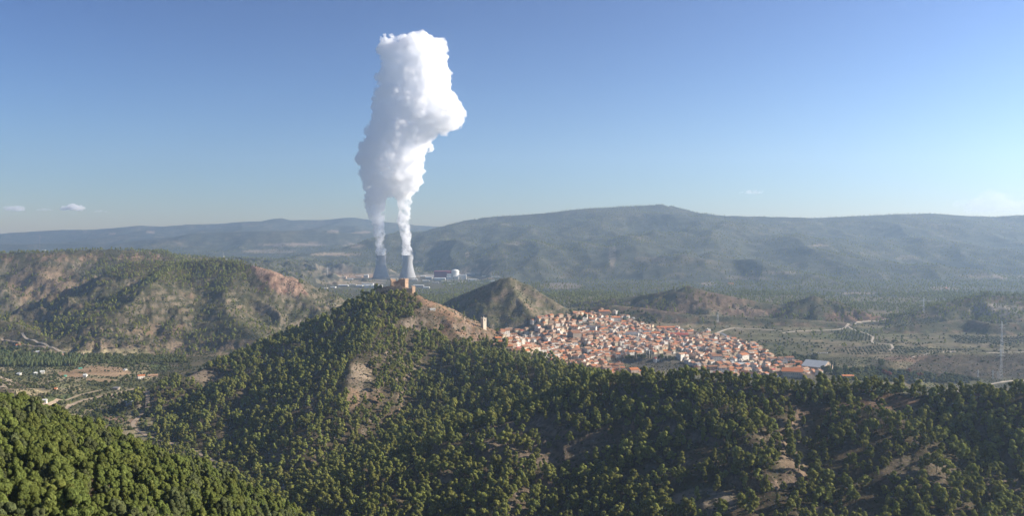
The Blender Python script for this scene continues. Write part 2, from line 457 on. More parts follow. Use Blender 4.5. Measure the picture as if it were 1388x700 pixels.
SCRUB = np.array((.085, .085, .045)); SOIL = np.array((.19, .145, .095)); ROCK = np.array((.27, .21, .155)); RED = np.array((.20, .12, .08))
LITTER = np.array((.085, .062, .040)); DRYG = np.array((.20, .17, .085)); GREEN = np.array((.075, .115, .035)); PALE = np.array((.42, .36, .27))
def paint():
    m = MK; u, v = m['u'], m['v']; n1, n2, n3 = m['n1'], m['n2'], m['n3']
    fine = fbm(GX, GY, 14, 3, 301)
    col = np.zeros(GX.shape + (3,)) + SCRUB
    dry = sstep(-.35, .45, n1 * .6 + n2 * .6 + .1)
    col = lerp(col, SOIL, dry * .75)
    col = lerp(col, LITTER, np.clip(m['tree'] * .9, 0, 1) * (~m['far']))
    # dry hills
    hill = (m['lh'] | m['ph']) * 1.0
    mixh = sstep(-.3, .5, n2 * .7 + fine * .5 + n1 * .3)
    hc = lerp(np.zeros_like(col) + np.array((.075, .075, .036)), np.array((.160, .132, .080)), mixh)
    col = lerp(col, hc, hill * (1 - .75 * m['tree']))
    col = lerp(col, hc * 1.35, m['ph'] * .8)
    bare = m['bare'] * m['cs']
    bc = lerp(np.zeros_like(col) + np.array((.30, .185, .115)), np.array((.15, .125, .07)), sstep(-.1, .4, fine + n2 * .6))
    col = lerp(col, bc, np.clip(bare, 0, 1))
    # rock where it is steep
    rk = sstep(.52, .85, SLOPE + fine * .18 + n2 * .12) * (GY > 550)
    rockc = lerp(np.zeros_like(col) + ROCK, RED * 1.35, sstep(.0, .5, n1))
    col = lerp(col, rockc, rk * np.where(m['far'], .5, np.where(m['lh'], .6, .9)))
    def patch(w, c, amt=1.0, rough=.6):
        nonlocal col
        w = sstep(.35, .75, w + (fine * .5 + n2 * .3) * rough * (w > .02) * (w < .999))
        col = lerp(col, c, w * amt)
    reg = lambda c: c & True
    inY = lambda a, b: ((GY > a) & (GY < b)) * 1.0
    patch(ell(u, v, 487, 512, 20, 24) * inY(1100, 1600) * .8, np.array((.33, .255, .18)), .9, 1.6)
    patch(ell(u, v, 478, 540, 12, 16) * inY(1050, 1600), np.array((.33, .22, .14)), .8)
    patch(ell(u, v, 390, 545, 60, 22) * inY(1050, 1600) * .75, np.array((.20, .15, .10)), .7, 1.2)
    patch(ell(u, v, 275, 510, 36, 10) * inY(1300, 1750), ROCK)
    patch(ell(u, v, 1075, 610, 25, 60) * inY(650, 1000) * .8, np.array((.30, .22, .15)), .8, 1.3)
    patch(ell(u, v, 1190, 545, 70, 12) * inY(650, 1000) * .8, np.array((.27, .17, .11)), .8, 1.3)
    patch(ell(u, v, 705, 605, 80, 34) * inY(650, 1060) * .9, np.array((.22, .165, .12)), .85, 1.3)
    patch(ell(u, v, 1245, 640, 60, 26) * inY(620, 900) * .8, np.array((.22, .175, .12)), .8, 1.3)
    patch(ell(u, v, 950, 680, 60, 22) * inY(620, 900) * .8, np.array((.32, .26, .19)), .9, 1.3)
    # rims of red and pink cliffs on the table hills
    cb = ell(u, v, 725, 598, 120, 36) * inY(800, 1150) * sstep(.3, .5, SLOPE)
    st = .75 + .35 * np.sin(GZ * 1.15 + n1 * 3 + n2)
    col = lerp(col, np.array((.23, .175, .125))[None, None] * st[..., None], cb * .85)
    rr = m['rim'] * 1.0 * inY(2400, 3200)
    col = lerp(col, lerp(np.zeros_like(col) + np.array((.40, .26, .18)), np.array((.20, .11, .08)), sstep(-.1, .4, fine + n2)), rr * sstep(-.5, .2, n2 + SLOPE * .8))
    band = (sstep(344, 346, v) * (1 - sstep(353, 357, v))) * inY(3200, 3800) * (u < 235)
    col = lerp(col, np.array((.30, .19, .13)), band * sstep(-.1, .35, fine + n2 + n1 * .5) * .8)
    band2 = (sstep(458, 466, v + n1 * 6) * (1 - sstep(482, 486, v))) * inY(2050, 2500) * sstep(95, 120, u) * (u < 420)
    col = lerp(col, np.array((.30, .22, .15)), band2 * sstep(-.25, .25, n2 + fine * .8) * .85)
    patch(ell(u, v, 60, 385, 60, 28) * inY(2700, 3700), np.array((.30, .20, .13)), .55, 1.5)
    patch(ell(u, v, 4, 515, 22, 13) * inY(1350, 1700), np.array((.40, .32, .24)))
    # valley floor at the left: orchards, scrub, ploughed fields
    val = m['valley'] * 1.0
    vc = lerp(np.zeros_like(col) + np.array((.15, .15, .062)), np.array((.36, .30, .175)), sstep(-.3, .2, n1 + n2 * .5))
    col = lerp(col, vc, val)
    FIELD = [([(98, 502), (128, 496), (168, 499), (178, 507), (150, 512), (120, 508)], (.40, .26, .165)),
             ([(70, 506), (100, 503), (116, 509), (112, 513), (86, 511)], (.38, .24, .15)),
             ([(118, 513), (160, 515), (150, 519), (116, 516)], (.36, .24, .15)),
             ([(18, 528), (62, 527), (66, 533), (40, 537), (20, 534)], (.33, .26, .16)),
             ([(130, 538), (160, 535), (150, 541), (128, 544)], (.36, .24, .16)),
             ([(140, 565), (168, 566), (180, 573), (150, 574)], (.38, .25, .18)),
             ([(178, 568), (188, 570), (184, 576), (172, 574)], (.38, .25, .18)),
             ([(0, 473), (16, 474), (14, 479), (0, 480)], (.13, .20, .06)),
             ([(200, 494), (232, 496), (225, 502), (205, 501)], (.16, .19, .07)),
             ([(150, 552), (172, 546), (176, 550), (150, 560)], (.32, .2, .13)),
             ([(20, 497), (60, 500), (56, 510), (30, 508)], (.17, .18, .08)),
             ([(60, 538), (100, 534), (96, 545), (62, 548)], (.13, .15, .06)),
             ([(70, 518), (95, 520), (92, 527), (66, 525)], (.20, .19, .09)),
             ([(250, 603), (275, 612), (272, 622), (245, 612)], (.30, .25, .15)),
             ([(280, 622), (310, 634), (304, 640), (278, 632)], (.25, .2, .13)),
             ([(345, 655), (400, 664), (410, 674), (350, 664)], (.25, .2, .13))]
    for poly, c in FIELD:
        w = inpoly(u + n2 * 2, v + fine * .6, poly) * inY(850, 2300)
        fur = .9 + .12 * np.sin(GX * .9 + GY * .25)
        col = lerp(col, np.array(c)[None, None] * fur[..., None] * np.array((1.18, 1.22, 1.15)), w * .95)
    # plain behind the town: terraces, dry grass, olive fields, red cuts
    pl = (m['mr'] | ((GY > 1060) & (GY < 1900) & (u > 900))) * 1.0
    pc = lerp(np.zeros_like(col) + np.array((.145, .135, .068)), np.array((.25, .20, .125)), sstep(-.3, .4, n1 + n2 * .5))
    pc = lerp(pc, np.array((.12, .13, .055)), sstep(.1, .5, n3))
    hl = (GZONE >= 18) * (GZONE <= 22) * 1.0 * sstep(.10, .22, SLOPE)
    pc = lerp(pc, lerp(np.zeros_like(col) + np.array((.085, .085, .045)), np.array((.19, .13, .09)), sstep(-.1, .4, n2 + fine * .4 + n1 * .3)), hl)
    tz = np.sin(GY / 13.0 + n3 * 6 + n1 * 2)
    pc = pc * (1 - .28 * sstep(.5, .95, tz)[..., None] * (u > 900)[..., None])
    col = lerp(col, pc, pl * (~m['town']) * .9)
    patch(ell(u, v, 965, 408, 60, 14) * inY(2400, 2900), np.array((.20, .13, .09)), .7, 1.2)
    patch(ell(u, v, 900, 421, 40, 8) * inY(2400, 3300), np.array((.22, .15, .11)), .8, 1.2)
    patch(ell(u, v, 1160, 430, 50, 8) * inY(2400, 2800), np.array((.23, .135, .09)), .85, 1.0)
    patch(ell(u, v, 1020, 424, 60, 6) * inY(2400, 3200), np.array((.20, .13, .10)), .7, 1.2)
    patch(ell(u, v, 1350, 420, 40, 9) * inY(2400, 3100), np.array((.33, .29, .24)), .7, 1.3)
    patch(ell(u, v, 1250, 487, 60, 6) * inY(1650, 2100), np.array((.24, .14, .10)), .7, 1.0)
    dk = inpoly(u, v, [(1215, 508), (1240, 492), (1262, 482), (1400, 480), (1500, 500), (1400, 512), (1250, 514)]) * inY(1600, 1960)
    dkc = lerp(np.zeros_like(col) + np.array((.065, .048, .036)), np.array((.165, .12, .08)), sstep(.3, .9, np.sin(GZ * 1.3 + n2 * 3)) * .45)  # bare dark rise; the shade of its face is put into the ground colour
    col = lerp(col, dkc, dk * .9)
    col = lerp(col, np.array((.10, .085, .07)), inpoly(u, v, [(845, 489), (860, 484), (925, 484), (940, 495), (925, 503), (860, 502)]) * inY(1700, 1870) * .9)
    col = lerp(col, lerp(np.zeros_like(col) + np.array((.24, .20, .15)), np.array((.13, .12, .09)), sstep(-.2, .3, fine)), m['town'] * .9)
    patch(ell(u, v, 960, 458, 28, 6) * inY(1900, 2600), np.array((.36, .27, .19)), .8, .6)
    # far slopes
    fc = lerp(np.zeros_like(col) + np.array((.075, .078, .055)), np.array((.20, .165, .115)), sstep(-.1, .5, n1 * .5 + n2 * .35 + n3 * .5 - .05))
    fc = lerp(fc, np.array((.16, .14, .085)), sstep(.15, .5, m['n4']) * .5)
    col = lerp(col, fc, (m['far'] & ~m['lh']) * (1 - rk * .5))
    patch(m['flat'] * (.45 + n1 * .8 + n2 * .5), np.array((.34, .27, .20)), .75, .3)
    patch(ell(u, v, 482, 374.5, 48, 3.0) * inY(5000, 6100), np.array((.42, .28, .18)), .9, .6)
    patch(ell(u, v, 592, 375, 40, 3.0) * inY(5000, 6100), np.array((.38, .33, .27)), .9, .6)
    patch(ell(u, v, 478, 384, 50, 3.5) * inY(4000, 5900), np.array((.36, .28, .20)), .7, .8)
    for cu, cv, ru, rv, s in [(395, 332, 55, 3, .7), (365, 341, 45, 3, .6), (455, 345, 40, 2.5, .8), (480, 333, 20, 3, .7), (205, 315, 10, 1.2, 1), (152, 317, 6, 1.2, 1), (490, 315, 16, 1.5, .9), (450, 314, 12, 1.5, .9),
                              (634, 345, 4, 5, .9), (560, 355, 20, 2, .6), (700, 330, 20, 3, .4), (830, 345, 6, 20, .5), (1110, 333, 16, 1.5, .8), (1060, 370, 30, 2, .5), (1350, 375, 60, 3.5, .6), (1160, 398, 30, 2, .7), (1280, 391, 25, 3, .6),
                              (880, 352, 25, 5, .4), (960, 385, 12, 3, .6), (760, 388, 35, 5, .55), (1010, 377, 40, 3, .4), (1230, 350, 20, 4, .35), (640, 370, 30, 2, .5)]:
        patch(ell(u, v, cu, cv, ru, rv) * inY(3300, 13500) * .9, np.array((.38, .29, .22)), s, 1.1)
    return np.clip(col * .80, .01, .9)

COL = paint()

def ground_material():
    m = bpy.data.materials.new('ground_cover'); m.use_nodes = True
    nt = m.node_tree; b = nt.nodes['Principled BSDF']
    b.inputs['Roughness'].default_value = .95; b.inputs['Specular IOR Level'].default_value = .08
    at_ = nd(nt, 'ShaderNodeAttribute', attribute_name='cover')
    tc = nd(nt, 'ShaderNodeNewGeometry')
    n1 = nd(nt, 'ShaderNodeTexNoise'); n1.inputs['Scale'].default_value = .012; n1.inputs['Detail'].default_value = 9; n1.inputs['Roughness'].default_value = .72
    nt.links.new(tc.outputs['Position'], n1.inputs['Vector'])
    mr = nd(nt, 'ShaderNodeMapRange'); mr.inputs['From Min'].default_value = .33; mr.inputs['From Max'].default_value = .67; mr.inputs['To Min'].default_value = .55; mr.inputs['To Max'].default_value = 1.45
    nt.links.new(n1.outputs['Fac'], mr.inputs['Value'])
    # low bushes: dark flecks
    n2 = nd(nt, 'ShaderNodeTexNoise'); n2.inputs['Scale'].default_value = .22; n2.inputs['Detail'].default_value = 4; n2.inputs['Roughness'].default_value = .6
    nt.links.new(tc.outputs['Position'], n2.inputs['Vector'])
    fl = nd(nt, 'ShaderNodeMapRange'); fl.inputs['From Min'].default_value = .52; fl.inputs['From Max'].default_value = .60; fl.inputs['To Max'].default_value = .62
    nt.links.new(n2.outputs['Fac'], fl.inputs['Value'])
    mm = nd(nt, 'ShaderNodeMix', data_type='RGBA', blend_type='MULTIPLY'); mm.inputs[0].default_value = 1.0
    cb = nd(nt, 'ShaderNodeCombineColor')
    for i in range(3): nt.links.new(mr.outputs[0], cb.inputs[i])
    nt.links.new(at_.outputs['Color'], mm.inputs[6]); nt.links.new(cb.outputs[0], mm.inputs[7])
    mx = nd(nt, 'ShaderNodeMix', data_type='RGBA'); mx.inputs[7].default_value = (.045, .055, .025, 1)
    nt.links.new(mm.outputs[2], mx.inputs[6])
    fm = nd(nt, 'ShaderNodeMath', operation='MULTIPLY')
    af = nd(nt, 'ShaderNodeAttribute', attribute_name='bushy')
    nt.links.new(fl.outputs[0], fm.inputs[0]); nt.links.new(af.outputs['Fac'], fm.inputs[1])
    nt.links.new(fm.outputs[0], mx.inputs[0])
    nt.links.new(mx.outputs[2], b.inputs['Base Color'])
    bp = nd(nt, 'ShaderNodeBump'); bp.inputs['Strength'].default_value = .9; bp.inputs['Distance'].default_value = 9.0
    nt.links.new(n1.outputs['Fac'], bp.inputs['Height'])
    bp2 = nd(nt, 'ShaderNodeBump'); bp2.inputs['Strength'].default_value = .6; bp2.inputs['Distance'].default_value = 1.2
    nt.links.new(n2.outputs['Fac'], bp2.inputs['Height']); nt.links.new(bp.outputs[0], bp2.inputs['Normal'])
    nt.links.new(bp2.outputs[0], b.inputs['Normal'])
    return m
GROUND_MAT = ground_material()

def grid_mesh(name, X, Y, Z, cols, bushy):
    ny, nx = X.shape
    me = bpy.data.meshes.new(name)
    n = nx * ny
    me.vertices.add(n)
    me.vertices.foreach_set('co', np.stack([X, Y, Z], -1).astype(np.float32).ravel())
    i = np.arange(n).reshape(ny, nx)
    q = np.stack([i[:-1, :-1], i[:-1, 1:], i[1:, 1:], i[1:, :-1]], -1).reshape(-1, 4)
    me.loops.add(q.size); me.loops.foreach_set('vertex_index', q.ravel().astype(np.int32))
    me.polygons.add(len(q)); me.polygons.foreach_set('loop_start', (np.arange(len(q)) * 4).astype(np.int32))
    me.polygons.foreach_set('use_smooth', np.ones(len(q), bool))
    me.update(calc_edges=True)
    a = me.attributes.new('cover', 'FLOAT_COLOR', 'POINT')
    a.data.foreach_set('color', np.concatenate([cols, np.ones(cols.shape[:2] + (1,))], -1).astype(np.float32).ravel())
    a = me.attributes.new('bushy', 'FLOAT', 'POINT')
    a.data.foreach_set('value', bushy.astype(np.float32).ravel())
    me.materials.append(GROUND_MAT)
    o = bpy.data.objects.new(name, me); C.objects.link(o)
    return o
bushy = np.where(MK['valley'] | MK['flat'] | MK['town'], .35, .9) * (COL.sum(-1) < .95)
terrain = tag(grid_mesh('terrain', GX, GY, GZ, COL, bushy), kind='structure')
# the hilltop under and behind the viewer
hx, hy = np.meshgrid(np.linspace(-260, 260, 70), np.linspace(-420, 60, 60))
hz, _, _ = relief(hx, np.maximum(hy, -400))
keep = np.where(hy > 14, -1.5, 0)
tag(grid_mesh('hillside', hx, hy, hz + keep - .3, np.zeros(hx.shape + (3,)) + LITTER * 1.5, np.ones(hx.shape)), kind='structure')

# ------------------------------------------------------------------ mesh helpers
def mesh_from(name, V, F, mats, midx=None, smooth=False):
    me = bpy.data.meshes.new(name)
    V = np.asarray(V, np.float32); 
    me.vertices.add(len(V)); me.vertices.foreach_set('co', V.ravel())
    cnt = np.array([len(f) for f in F], np.int32)
    idx = np.concatenate([np.asarray(f, np.int32) for f in F]) if len(F) else np.zeros(0, np.int32)
    me.loops.add(len(idx)); me.loops.foreach_set('vertex_index', idx)
    me.polygons.add(len(F))
    me.polygons.foreach_set('loop_start', np.concatenate([[0], np.cumsum(cnt)[:-1]]).astype(np.int32))
    if midx is not None: me.polygons.foreach_set('material_index', np.asarray(midx, np.int32))
    me.polygons.foreach_set('use_smooth', np.full(len(F), smooth))
    me.update(calc_edges=True)
    for m in mats: me.materials.append(m)
    return me

def link(name, me, parent=None, loc=(0, 0, 0), rz=0.0):
    o = bpy.data.objects.new(name, me)
    o.location = loc; o.rotation_euler = (0, 0, rz)
    if parent is not None: o.parent = parent
    C.objects.link(o)
    return o

ICO = None
def ico():
    global ICO
    if ICO is None:
        bm = bmesh.new(); bmesh.ops.create_icosphere(bm, subdivisions=1, radius=1.0)
        ICO = (np.array([v.co[:] for v in bm.verts]), [[v.index for v in f.verts] for f in bm.faces]); bm.free()
    return ICO

def leaf_mesh(name, clumps, nq, size, material, rg, core=.78, tuft=False):
    """a crown: clumps (x, y, z, rx, rz), each a dim core inside many small leaf faces turned about its surface"""
    V = []; F = []; n0 = 0
    iv, iff = ico()
    for (cx, cy_, cz, rx, rz) in clumps:
        jit = 1 + rg.uniform(-.18, .18, (len(iv), 1))
        vv = iv * jit * np.array([rx * core, rx * core, rz * core]) + np.array([cx, cy_, cz])
        V.append(vv); F += [[a + n0 for a in f] for f in iff]; n0 += len(vv)
        d = rg.normal(size=(nq, 3)); d /= np.linalg.norm(d, axis=1)[:, None]
        d[:, 2] = np.where(d[:, 2] < -.5, -d[:, 2], d[:, 2])
        rad = rg.uniform(.90, 1.08, (nq, 1))
        c = d * rad * np.array([rx, rx, rz]) + np.array([cx, cy_, cz])
        nrm = d + rg.normal(size=(nq, 3)) * .22; nrm /= np.linalg.norm(nrm, axis=1)[:, None]
        t = np.cross(nrm, rg.normal(size=(nq, 3))); t /= np.linalg.norm(t, axis=1)[:, None]
        if tuft:
            t = np.array([0, 0, .9]) + rg.normal(size=(nq, 3)) * .45; t -= nrm * (t * nrm).sum(1)[:, None]; t /= np.linalg.norm(t, axis=1)[:, None]
        b = np.cross(nrm, t)
        s = size * rg.uniform(.6, 1.35, (nq, 1)); s2 = s * (rg.uniform(.3, .6, (nq, 1)) if tuft else rg.uniform(.45, .9, (nq, 1)))
        q = np.stack([c - t * s, c - b * s2, c + t * s, c + b * s2], 1).reshape(-1, 3)
        V.append(q)
        F += (np.arange(nq * 4).reshape(-1, 4) + n0).tolist(); n0 += nq * 4
    return mesh_from(name, np.concatenate(V), F, [material])

def tube(pts, rad, seg=6):
    V = []; F = []
    for k, (p, r) in enumerate(zip(pts, rad)):
        for j in range(seg):
            a = 2 * math.pi * j / seg
            V.append((p[0] + r * math.cos(a), p[1] + r * math.sin(a), p[2]))
        if k:
            for j in range(seg):
                a0 = (k - 1) * seg + j; a1 = (k - 1) * seg + (j + 1) % seg
                F.append([a0, a1, a1 + seg, a0 + seg])
    F.append(list(range(len(V) - seg, len(V))))
    return V, F

def trunk_mesh(name, h, r, lean, branches, material, rg, seg=6):
    V, F = tube([(0, 0, -1.2), (lean * .15, 0, h * .3), (lean * .5, lean * .2, h * .7), (lean, lean * .3, h)], [r * 1.25, r, r * .7, r * .25], seg)
    for _ in range(branches):
        z0 = h * rg.uniform(.35, .8); a = rg.uniform(0, 6.28); L = h * rg.uniform(.16, .3)
        x0 = lean * (z0 / h) ** 2; p0 = np.array([x0, 0, z0]); p1 = p0 + np.array([math.cos(a) * L, math.sin(a) * L, L * .6])
        n0 = len(V); rr = r * .3
        for p, q in ((p0, rr), (p1, rr * .4)):
            V += [(p[0] - q, p[1], p[2]), (p[0], p[1] - q, p[2]), (p[0] + q, p[1], p[2]), (p[0], p[1] + q, p[2])]
        for j in range(4): F.append([n0 + j, n0 + (j + 1) % 4, n0 + 4 + (j + 1) % 4, n0 + 4 + j])
    return mesh_from(name, V, F, [material])

def leaf_material(name, col, vary=.22, hue=.010, transl=.28):
    m = bpy.data.materials.new(name); m.use_nodes = True
    nt = m.node_tree; nt.nodes.clear()
    out = nd(nt, 'ShaderNodeOutputMaterial'); df = nd(nt, 'ShaderNodeBsdfDiffuse'); tr = nd(nt, 'ShaderNodeBsdfTranslucent'); mx = nd(nt, 'ShaderNodeMixShader')
    oi = nd(nt, 'ShaderNodeObjectInfo'); hs = nd(nt, 'ShaderNodeHueSaturation'); tc = nd(nt, 'ShaderNodeTexCoord')
    nz = nd(nt, 'ShaderNodeTexNoise'); nz.inputs['Scale'].default_value = .55; nz.inputs['Detail'].default_value = 3
    nt.links.new(tc.outputs['Object'], nz.inputs['Vector'])
    m1 = nd(nt, 'ShaderNodeMapRange'); m1.inputs['To Min'].default_value = 1 - vary; m1.inputs['To Max'].default_value = 1 + vary
    m2 = nd(nt, 'ShaderNodeMapRange'); m2.inputs['From Min'].default_value = .3; m2.inputs['From Max'].default_value = .7; m2.inputs['To Min'].default_value = .72; m2.inputs['To Max'].default_value = 1.28
    mm = nd(nt, 'ShaderNodeMath', operation='MULTIPLY')
    m3 = nd(nt, 'ShaderNodeMath', operation='MULTIPLY_ADD'); m3.inputs[1].default_value = 7.31; m3.inputs[2].default_value = 0
    fr = nd(nt, 'ShaderNodeMath', operation='FRACT')
    m4 = nd(nt, 'ShaderNodeMapRange'); m4.inputs['To Min'].default_value = .5 - hue; m4.inputs['To Max'].default_value = .5 + hue
    nt.links.new(oi.outputs['Random'], m1.inputs['Value']); nt.links.new(nz.outputs['Fac'], m2.inputs['Value'])
    nt.links.new(m1.outputs[0], mm.inputs[0]); nt.links.new(m2.outputs[0], mm.inputs[1]); nt.links.new(mm.outputs[0], hs.inputs['Value'])
    nt.links.new(oi.outputs['Random'], m3.inputs[0]); nt.links.new(m3.outputs[0], fr.inputs[0]); nt.links.new(fr.outputs[0], m4.inputs['Value']); nt.links.new(m4.outputs[0], hs.inputs['Hue'])
    hs.inputs['Color'].default_value = (*col, 1)
    nt.links.new(hs.outputs[0], df.inputs[0]); nt.links.new(hs.outputs[0], tr.inputs[0])
    mx.inputs[0].default_value = transl
    nt.links.new(df.outputs[0], mx.inputs[1]); nt.links.new(tr.outputs[0], mx.inputs[2]); nt.links.new(mx.outputs[0], out.inputs[0])
    return m

LEAF = dict(yellow=leaf_material('pine_needles_yellow_green', (.152, .178, .047)), deep=leaf_material('pine_needles_deep_green', (.140, .168, .046)), grey=leaf_material('pine_needles_grey_green', (.130, .148, .062)))
BARK = mat('pine_bark', (.16, .12, .09), .3, 1.5)
LEAF['forest'] = leaf_material('forest_needles', (.208, .220, .058), .32, .014)
LEAF['broad'] = leaf_material('broad_leaves', (.100, .112, .038), .3, .02)
LEAF['reed'] = leaf_material('poplar_leaves', (.125, .150, .060), .25, .02)
LEAF['olive'] = leaf_material('olive_leaves', (.105, .120, .075), .2, .01)
LEAF['cypress'] = leaf_material('cypress_leaves', (.030, .048, .025), .2, .01)
LEAF['bush'] = leaf_material('scrub_leaves', (.085, .095, .040), .35, .02)
LEAF['rust'] = leaf_material('autumn_leaves', (.20, .07, .04), .2, .01)

def pine_clumps(shape, h, rg, n):
    """clump centres of a pine crown, h = tree height"""
    out = []
    for i in range(n):
        t = (i + rg.uniform(0, 1)) / n
        if shape == 'round':   w = math.sin(math.pi * (.14 + .80 * t)) * .30
        elif shape == 'tall':  w = (1 - t) ** .6 * .21 + .025
        elif shape == 'wide':  w = math.sin(math.pi * (.22 + .70 * t)) * .40
        else:                  w = math.sin(math.pi * (.20 + .74 * t)) * .27
        z0, z1 = {'round': (.28, .93), 'tall': (.16, .95), 'wide': (.42, .90), 'open': (.40, .93)}[shape]
        a = rg.uniform(0, 6.28); rr = w * h * math.sqrt(rg.uniform(.15, 1))
        cr = h * {'round': .098, 'tall': .080, 'wide': .095, 'open': .085}[shape] * rg.uniform(.65, 1.25)
        z = (z0 + (z1 - z0) * t) * h
        lx = .08 * h * t * t if shape == 'open' else 0
        out.append((math.cos(a) * rr + lx, math.sin(a) * rr, z, cr, cr * rg.uniform(.7, .95)))
    return out

SHAPES = ['round', 'tall', 'wide', 'open']
PROTO = {}
for si, sh in enumerate(SHAPES):
    rg = np.random.default_rng(50 + si)
    cl = pine_clumps(sh, 9.5, rg, {'round': 58, 'tall': 46, 'wide': 64, 'open': 38}[sh])
    trk = trunk_mesh('pine_trunk_' + sh, 8.0, .20, .7 if sh == 'open' else .15, 7, BARK, rg)
    for tone in ('yellow', 'deep', 'grey'):
        PROTO[(sh, tone)] = (leaf_mesh('pine_crown_%s_%s' % (sh, tone), [(a, b, c, r * .82, s_ * 1.15) for a, b, c, r, s_ in cl], 150, .30, LEAF[tone], np.random.default_rng(70 + si), .80, True), trk)

# stuff that is instanced: prototypes live in collections of their own, outside the scene
def proto_collection(name, meshes):
    col = bpy.data.collections.new(name)
    for i, me in enumerate(meshes):
        o = bpy.data.objects.new('%s_%02d' % (name, i), me); col.objects.link(o)
    return col

def join_meshes(name, parts):
    V = []; F = []; mi = []; mats = []; n0 = 0
    for me in parts:
        k = len(mats); mats += list(me.materials)
        co = np.zeros(len(me.vertices) * 3, np.float32); me.vertices.foreach_get('co', co); V.append(co.reshape(-1, 3))
        for p in me.polygons: F.append([a + n0 for a in p.vertices]); mi.append(k + p.material_index)
        n0 += len(me.vertices)
    return mesh_from(name, np.concatenate(V), F, mats, mi)

def mid_pine(i, nq, size, ncl, h=9.5, leaf='forest'):
    rg = np.random.default_rng(900 + i); sh = ['round', 'tall', 'open', 'wide', 'round', 'tall'][i % 6]
    cl = [(a, b, c, r * 1.16, s * 1.22) for a, b, c, r, s in pine_clumps(sh, h, rg, ncl)]
    cr = leaf_mesh('mid_crown_%d' % i, cl, nq, size, LEAF[leaf], rg, .85)
    V, F = tube([(0, 0, -1.5), (0, 0, h * .75)], [.2, .12], 4)
    return join_meshes('mid_pine_%d' % i, [cr, mesh_from('t', V, F, [BARK])])

COL_NEAR = proto_collection('pine_kinds', [PROTO[(s, t)][0] for s in ('round', 'tall', 'wide', 'open') for t in ('yellow', 'deep', 'grey')])
COL_MID = proto_collection('mid_pine_kinds', [mid_pine(i, 34, .55, 17) for i in range(6)])
def low_pine(i, leaf='forest'):
    rg = np.random.default_rng(300 + i); sh = ['round', 'tall', 'open'][i % 3]
    cl = [(a, b, c, r * 1.7, s * 1.8) for a, b, c, r, s in pine_clumps(sh, 9.5, rg, 6)]
    return leaf_mesh('low_pine_%d' % i, cl, 9, 1.0, LEAF[leaf], rg, .9)
COL_LOW = proto_collection('low_pine_kinds', [low_pine(i) for i in range(6)])
def lump(i, leaf, n=3, h=1.0, w=1.0, nq=8, size=.45):
    rg = np.random.default_rng(400 + i)
    cl = [(rg.uniform(-.5, .5) * w, rg.uniform(-.5, .5) * w, h * rg.uniform(.35, .7), w * rg.uniform(.5, .8), h * rg.uniform(.4, .55)) for _ in range(n)]
    return leaf_mesh('lump_%s_%d' % (leaf, i), cl, nq, size, LEAF[leaf], rg, .92)
COL_BUSH = proto_collection('bush_kinds', [lump(i, 'bush', 3, 1.3, 1.1) for i in range(5)])
COL_BROAD = proto_collection('broadleaf_kinds', [lump(i + 10, 'broad', 9, 6.5, 4.2, 34, .6) for i in range(5)])
COL_OLIVE = proto_collection('olive_kinds', [lump(i + 20, 'olive', 4, 3.4, 2.0, 12, .45) for i in range(4)])
COL_POPLAR = proto_collection('poplar_kinds', [lump(i + 30, 'reed', 8, 12, 2.6, 30, .6) for i in range(4)])

def gn_scatter(name, P, scale, idx, collection, label=None, tilt=.06):
    """one object: collection members instanced on points"""
    n = len(P)
    me = bpy.data.meshes.new(name)
    me.vertices.add(n); me.vertices.foreach_set('co', np.asarray(P, np.float32).ravel())
    rg = np.random.default_rng(n)
    for an, ty, arr in (('sc', 'FLOAT', scale), ('pick', 'INT', idx)):
        a = me.attributes.new(an, ty, 'POINT'); a.data.foreach_set('value', np.asarray(arr, np.float32 if ty == 'FLOAT' else np.int32))
    rot = np.stack([rg.normal(0, tilt, n), rg.normal(0, tilt, n), rg.uniform(0, 6.28, n)], -1)
    a = me.attributes.new('rot', 'FLOAT_VECTOR', 'POINT'); a.data.foreach_set('vector', rot.astype(np.float32).ravel())
    o = bpy.data.objects.new(name, me); C.objects.link(o)
    ng = bpy.data.node_groups.new(name + '_nodes', 'GeometryNodeTree')
    ng.interface.new_socket('Geometry', in_out='INPUT', socket_type='NodeSocketGeometry')
    ng.interface.new_socket('Geometry', in_out='OUTPUT', socket_type='NodeSocketGeometry')
    gi = ng.nodes.new('NodeGroupInput'); go = ng.nodes.new('NodeGroupOutput')
    ci = ng.nodes.new('GeometryNodeCollectionInfo'); ci.inputs['Collection'].default_value = collection
    ci.inputs['Separate Children'].default_value = True; ci.inputs['Reset Children'].default_value = True
    ip = ng.nodes.new('GeometryNodeInstanceOnPoints'); ip.inputs['Pick Instance'].default_value = True
    def attr(nm, t):
        k = ng.nodes.new('GeometryNodeInputNamedAttribute'); k.data_type = t; k.inputs['Name'].default_value = nm
        return k.outputs['Attribute']
    ng.links.new(gi.outputs[0], ip.inputs['Points']); ng.links.new(ci.outputs[0], ip.inputs['Instance'])
    ng.links.new(attr('pick', 'INT'), ip.inputs['Instance Index'])
    eul = ng.nodes.new('FunctionNodeEulerToRotation')
    ng.links.new(attr('rot', 'FLOAT_VECTOR'), eul.inputs[0]); ng.links.new(eul.outputs[0], ip.inputs['Rotation'])
    ng.links.new(attr('sc', 'FLOAT'), ip.inputs['Scale'])
    ng.links.new(ip.outputs[0], go.inputs[0])
    md = o.modifiers.new('scatter', 'NODES'); md.node_group = ng
    o['kind'] = 'stuff'
    if label: o['label'] = label
    return o

def seen(x, y, z, h, slack=.012):
    """keep what stands above (or nearly above) the local horizon"""
    return ((z + h - H) / y) > samp(RUN, x, y) - slack

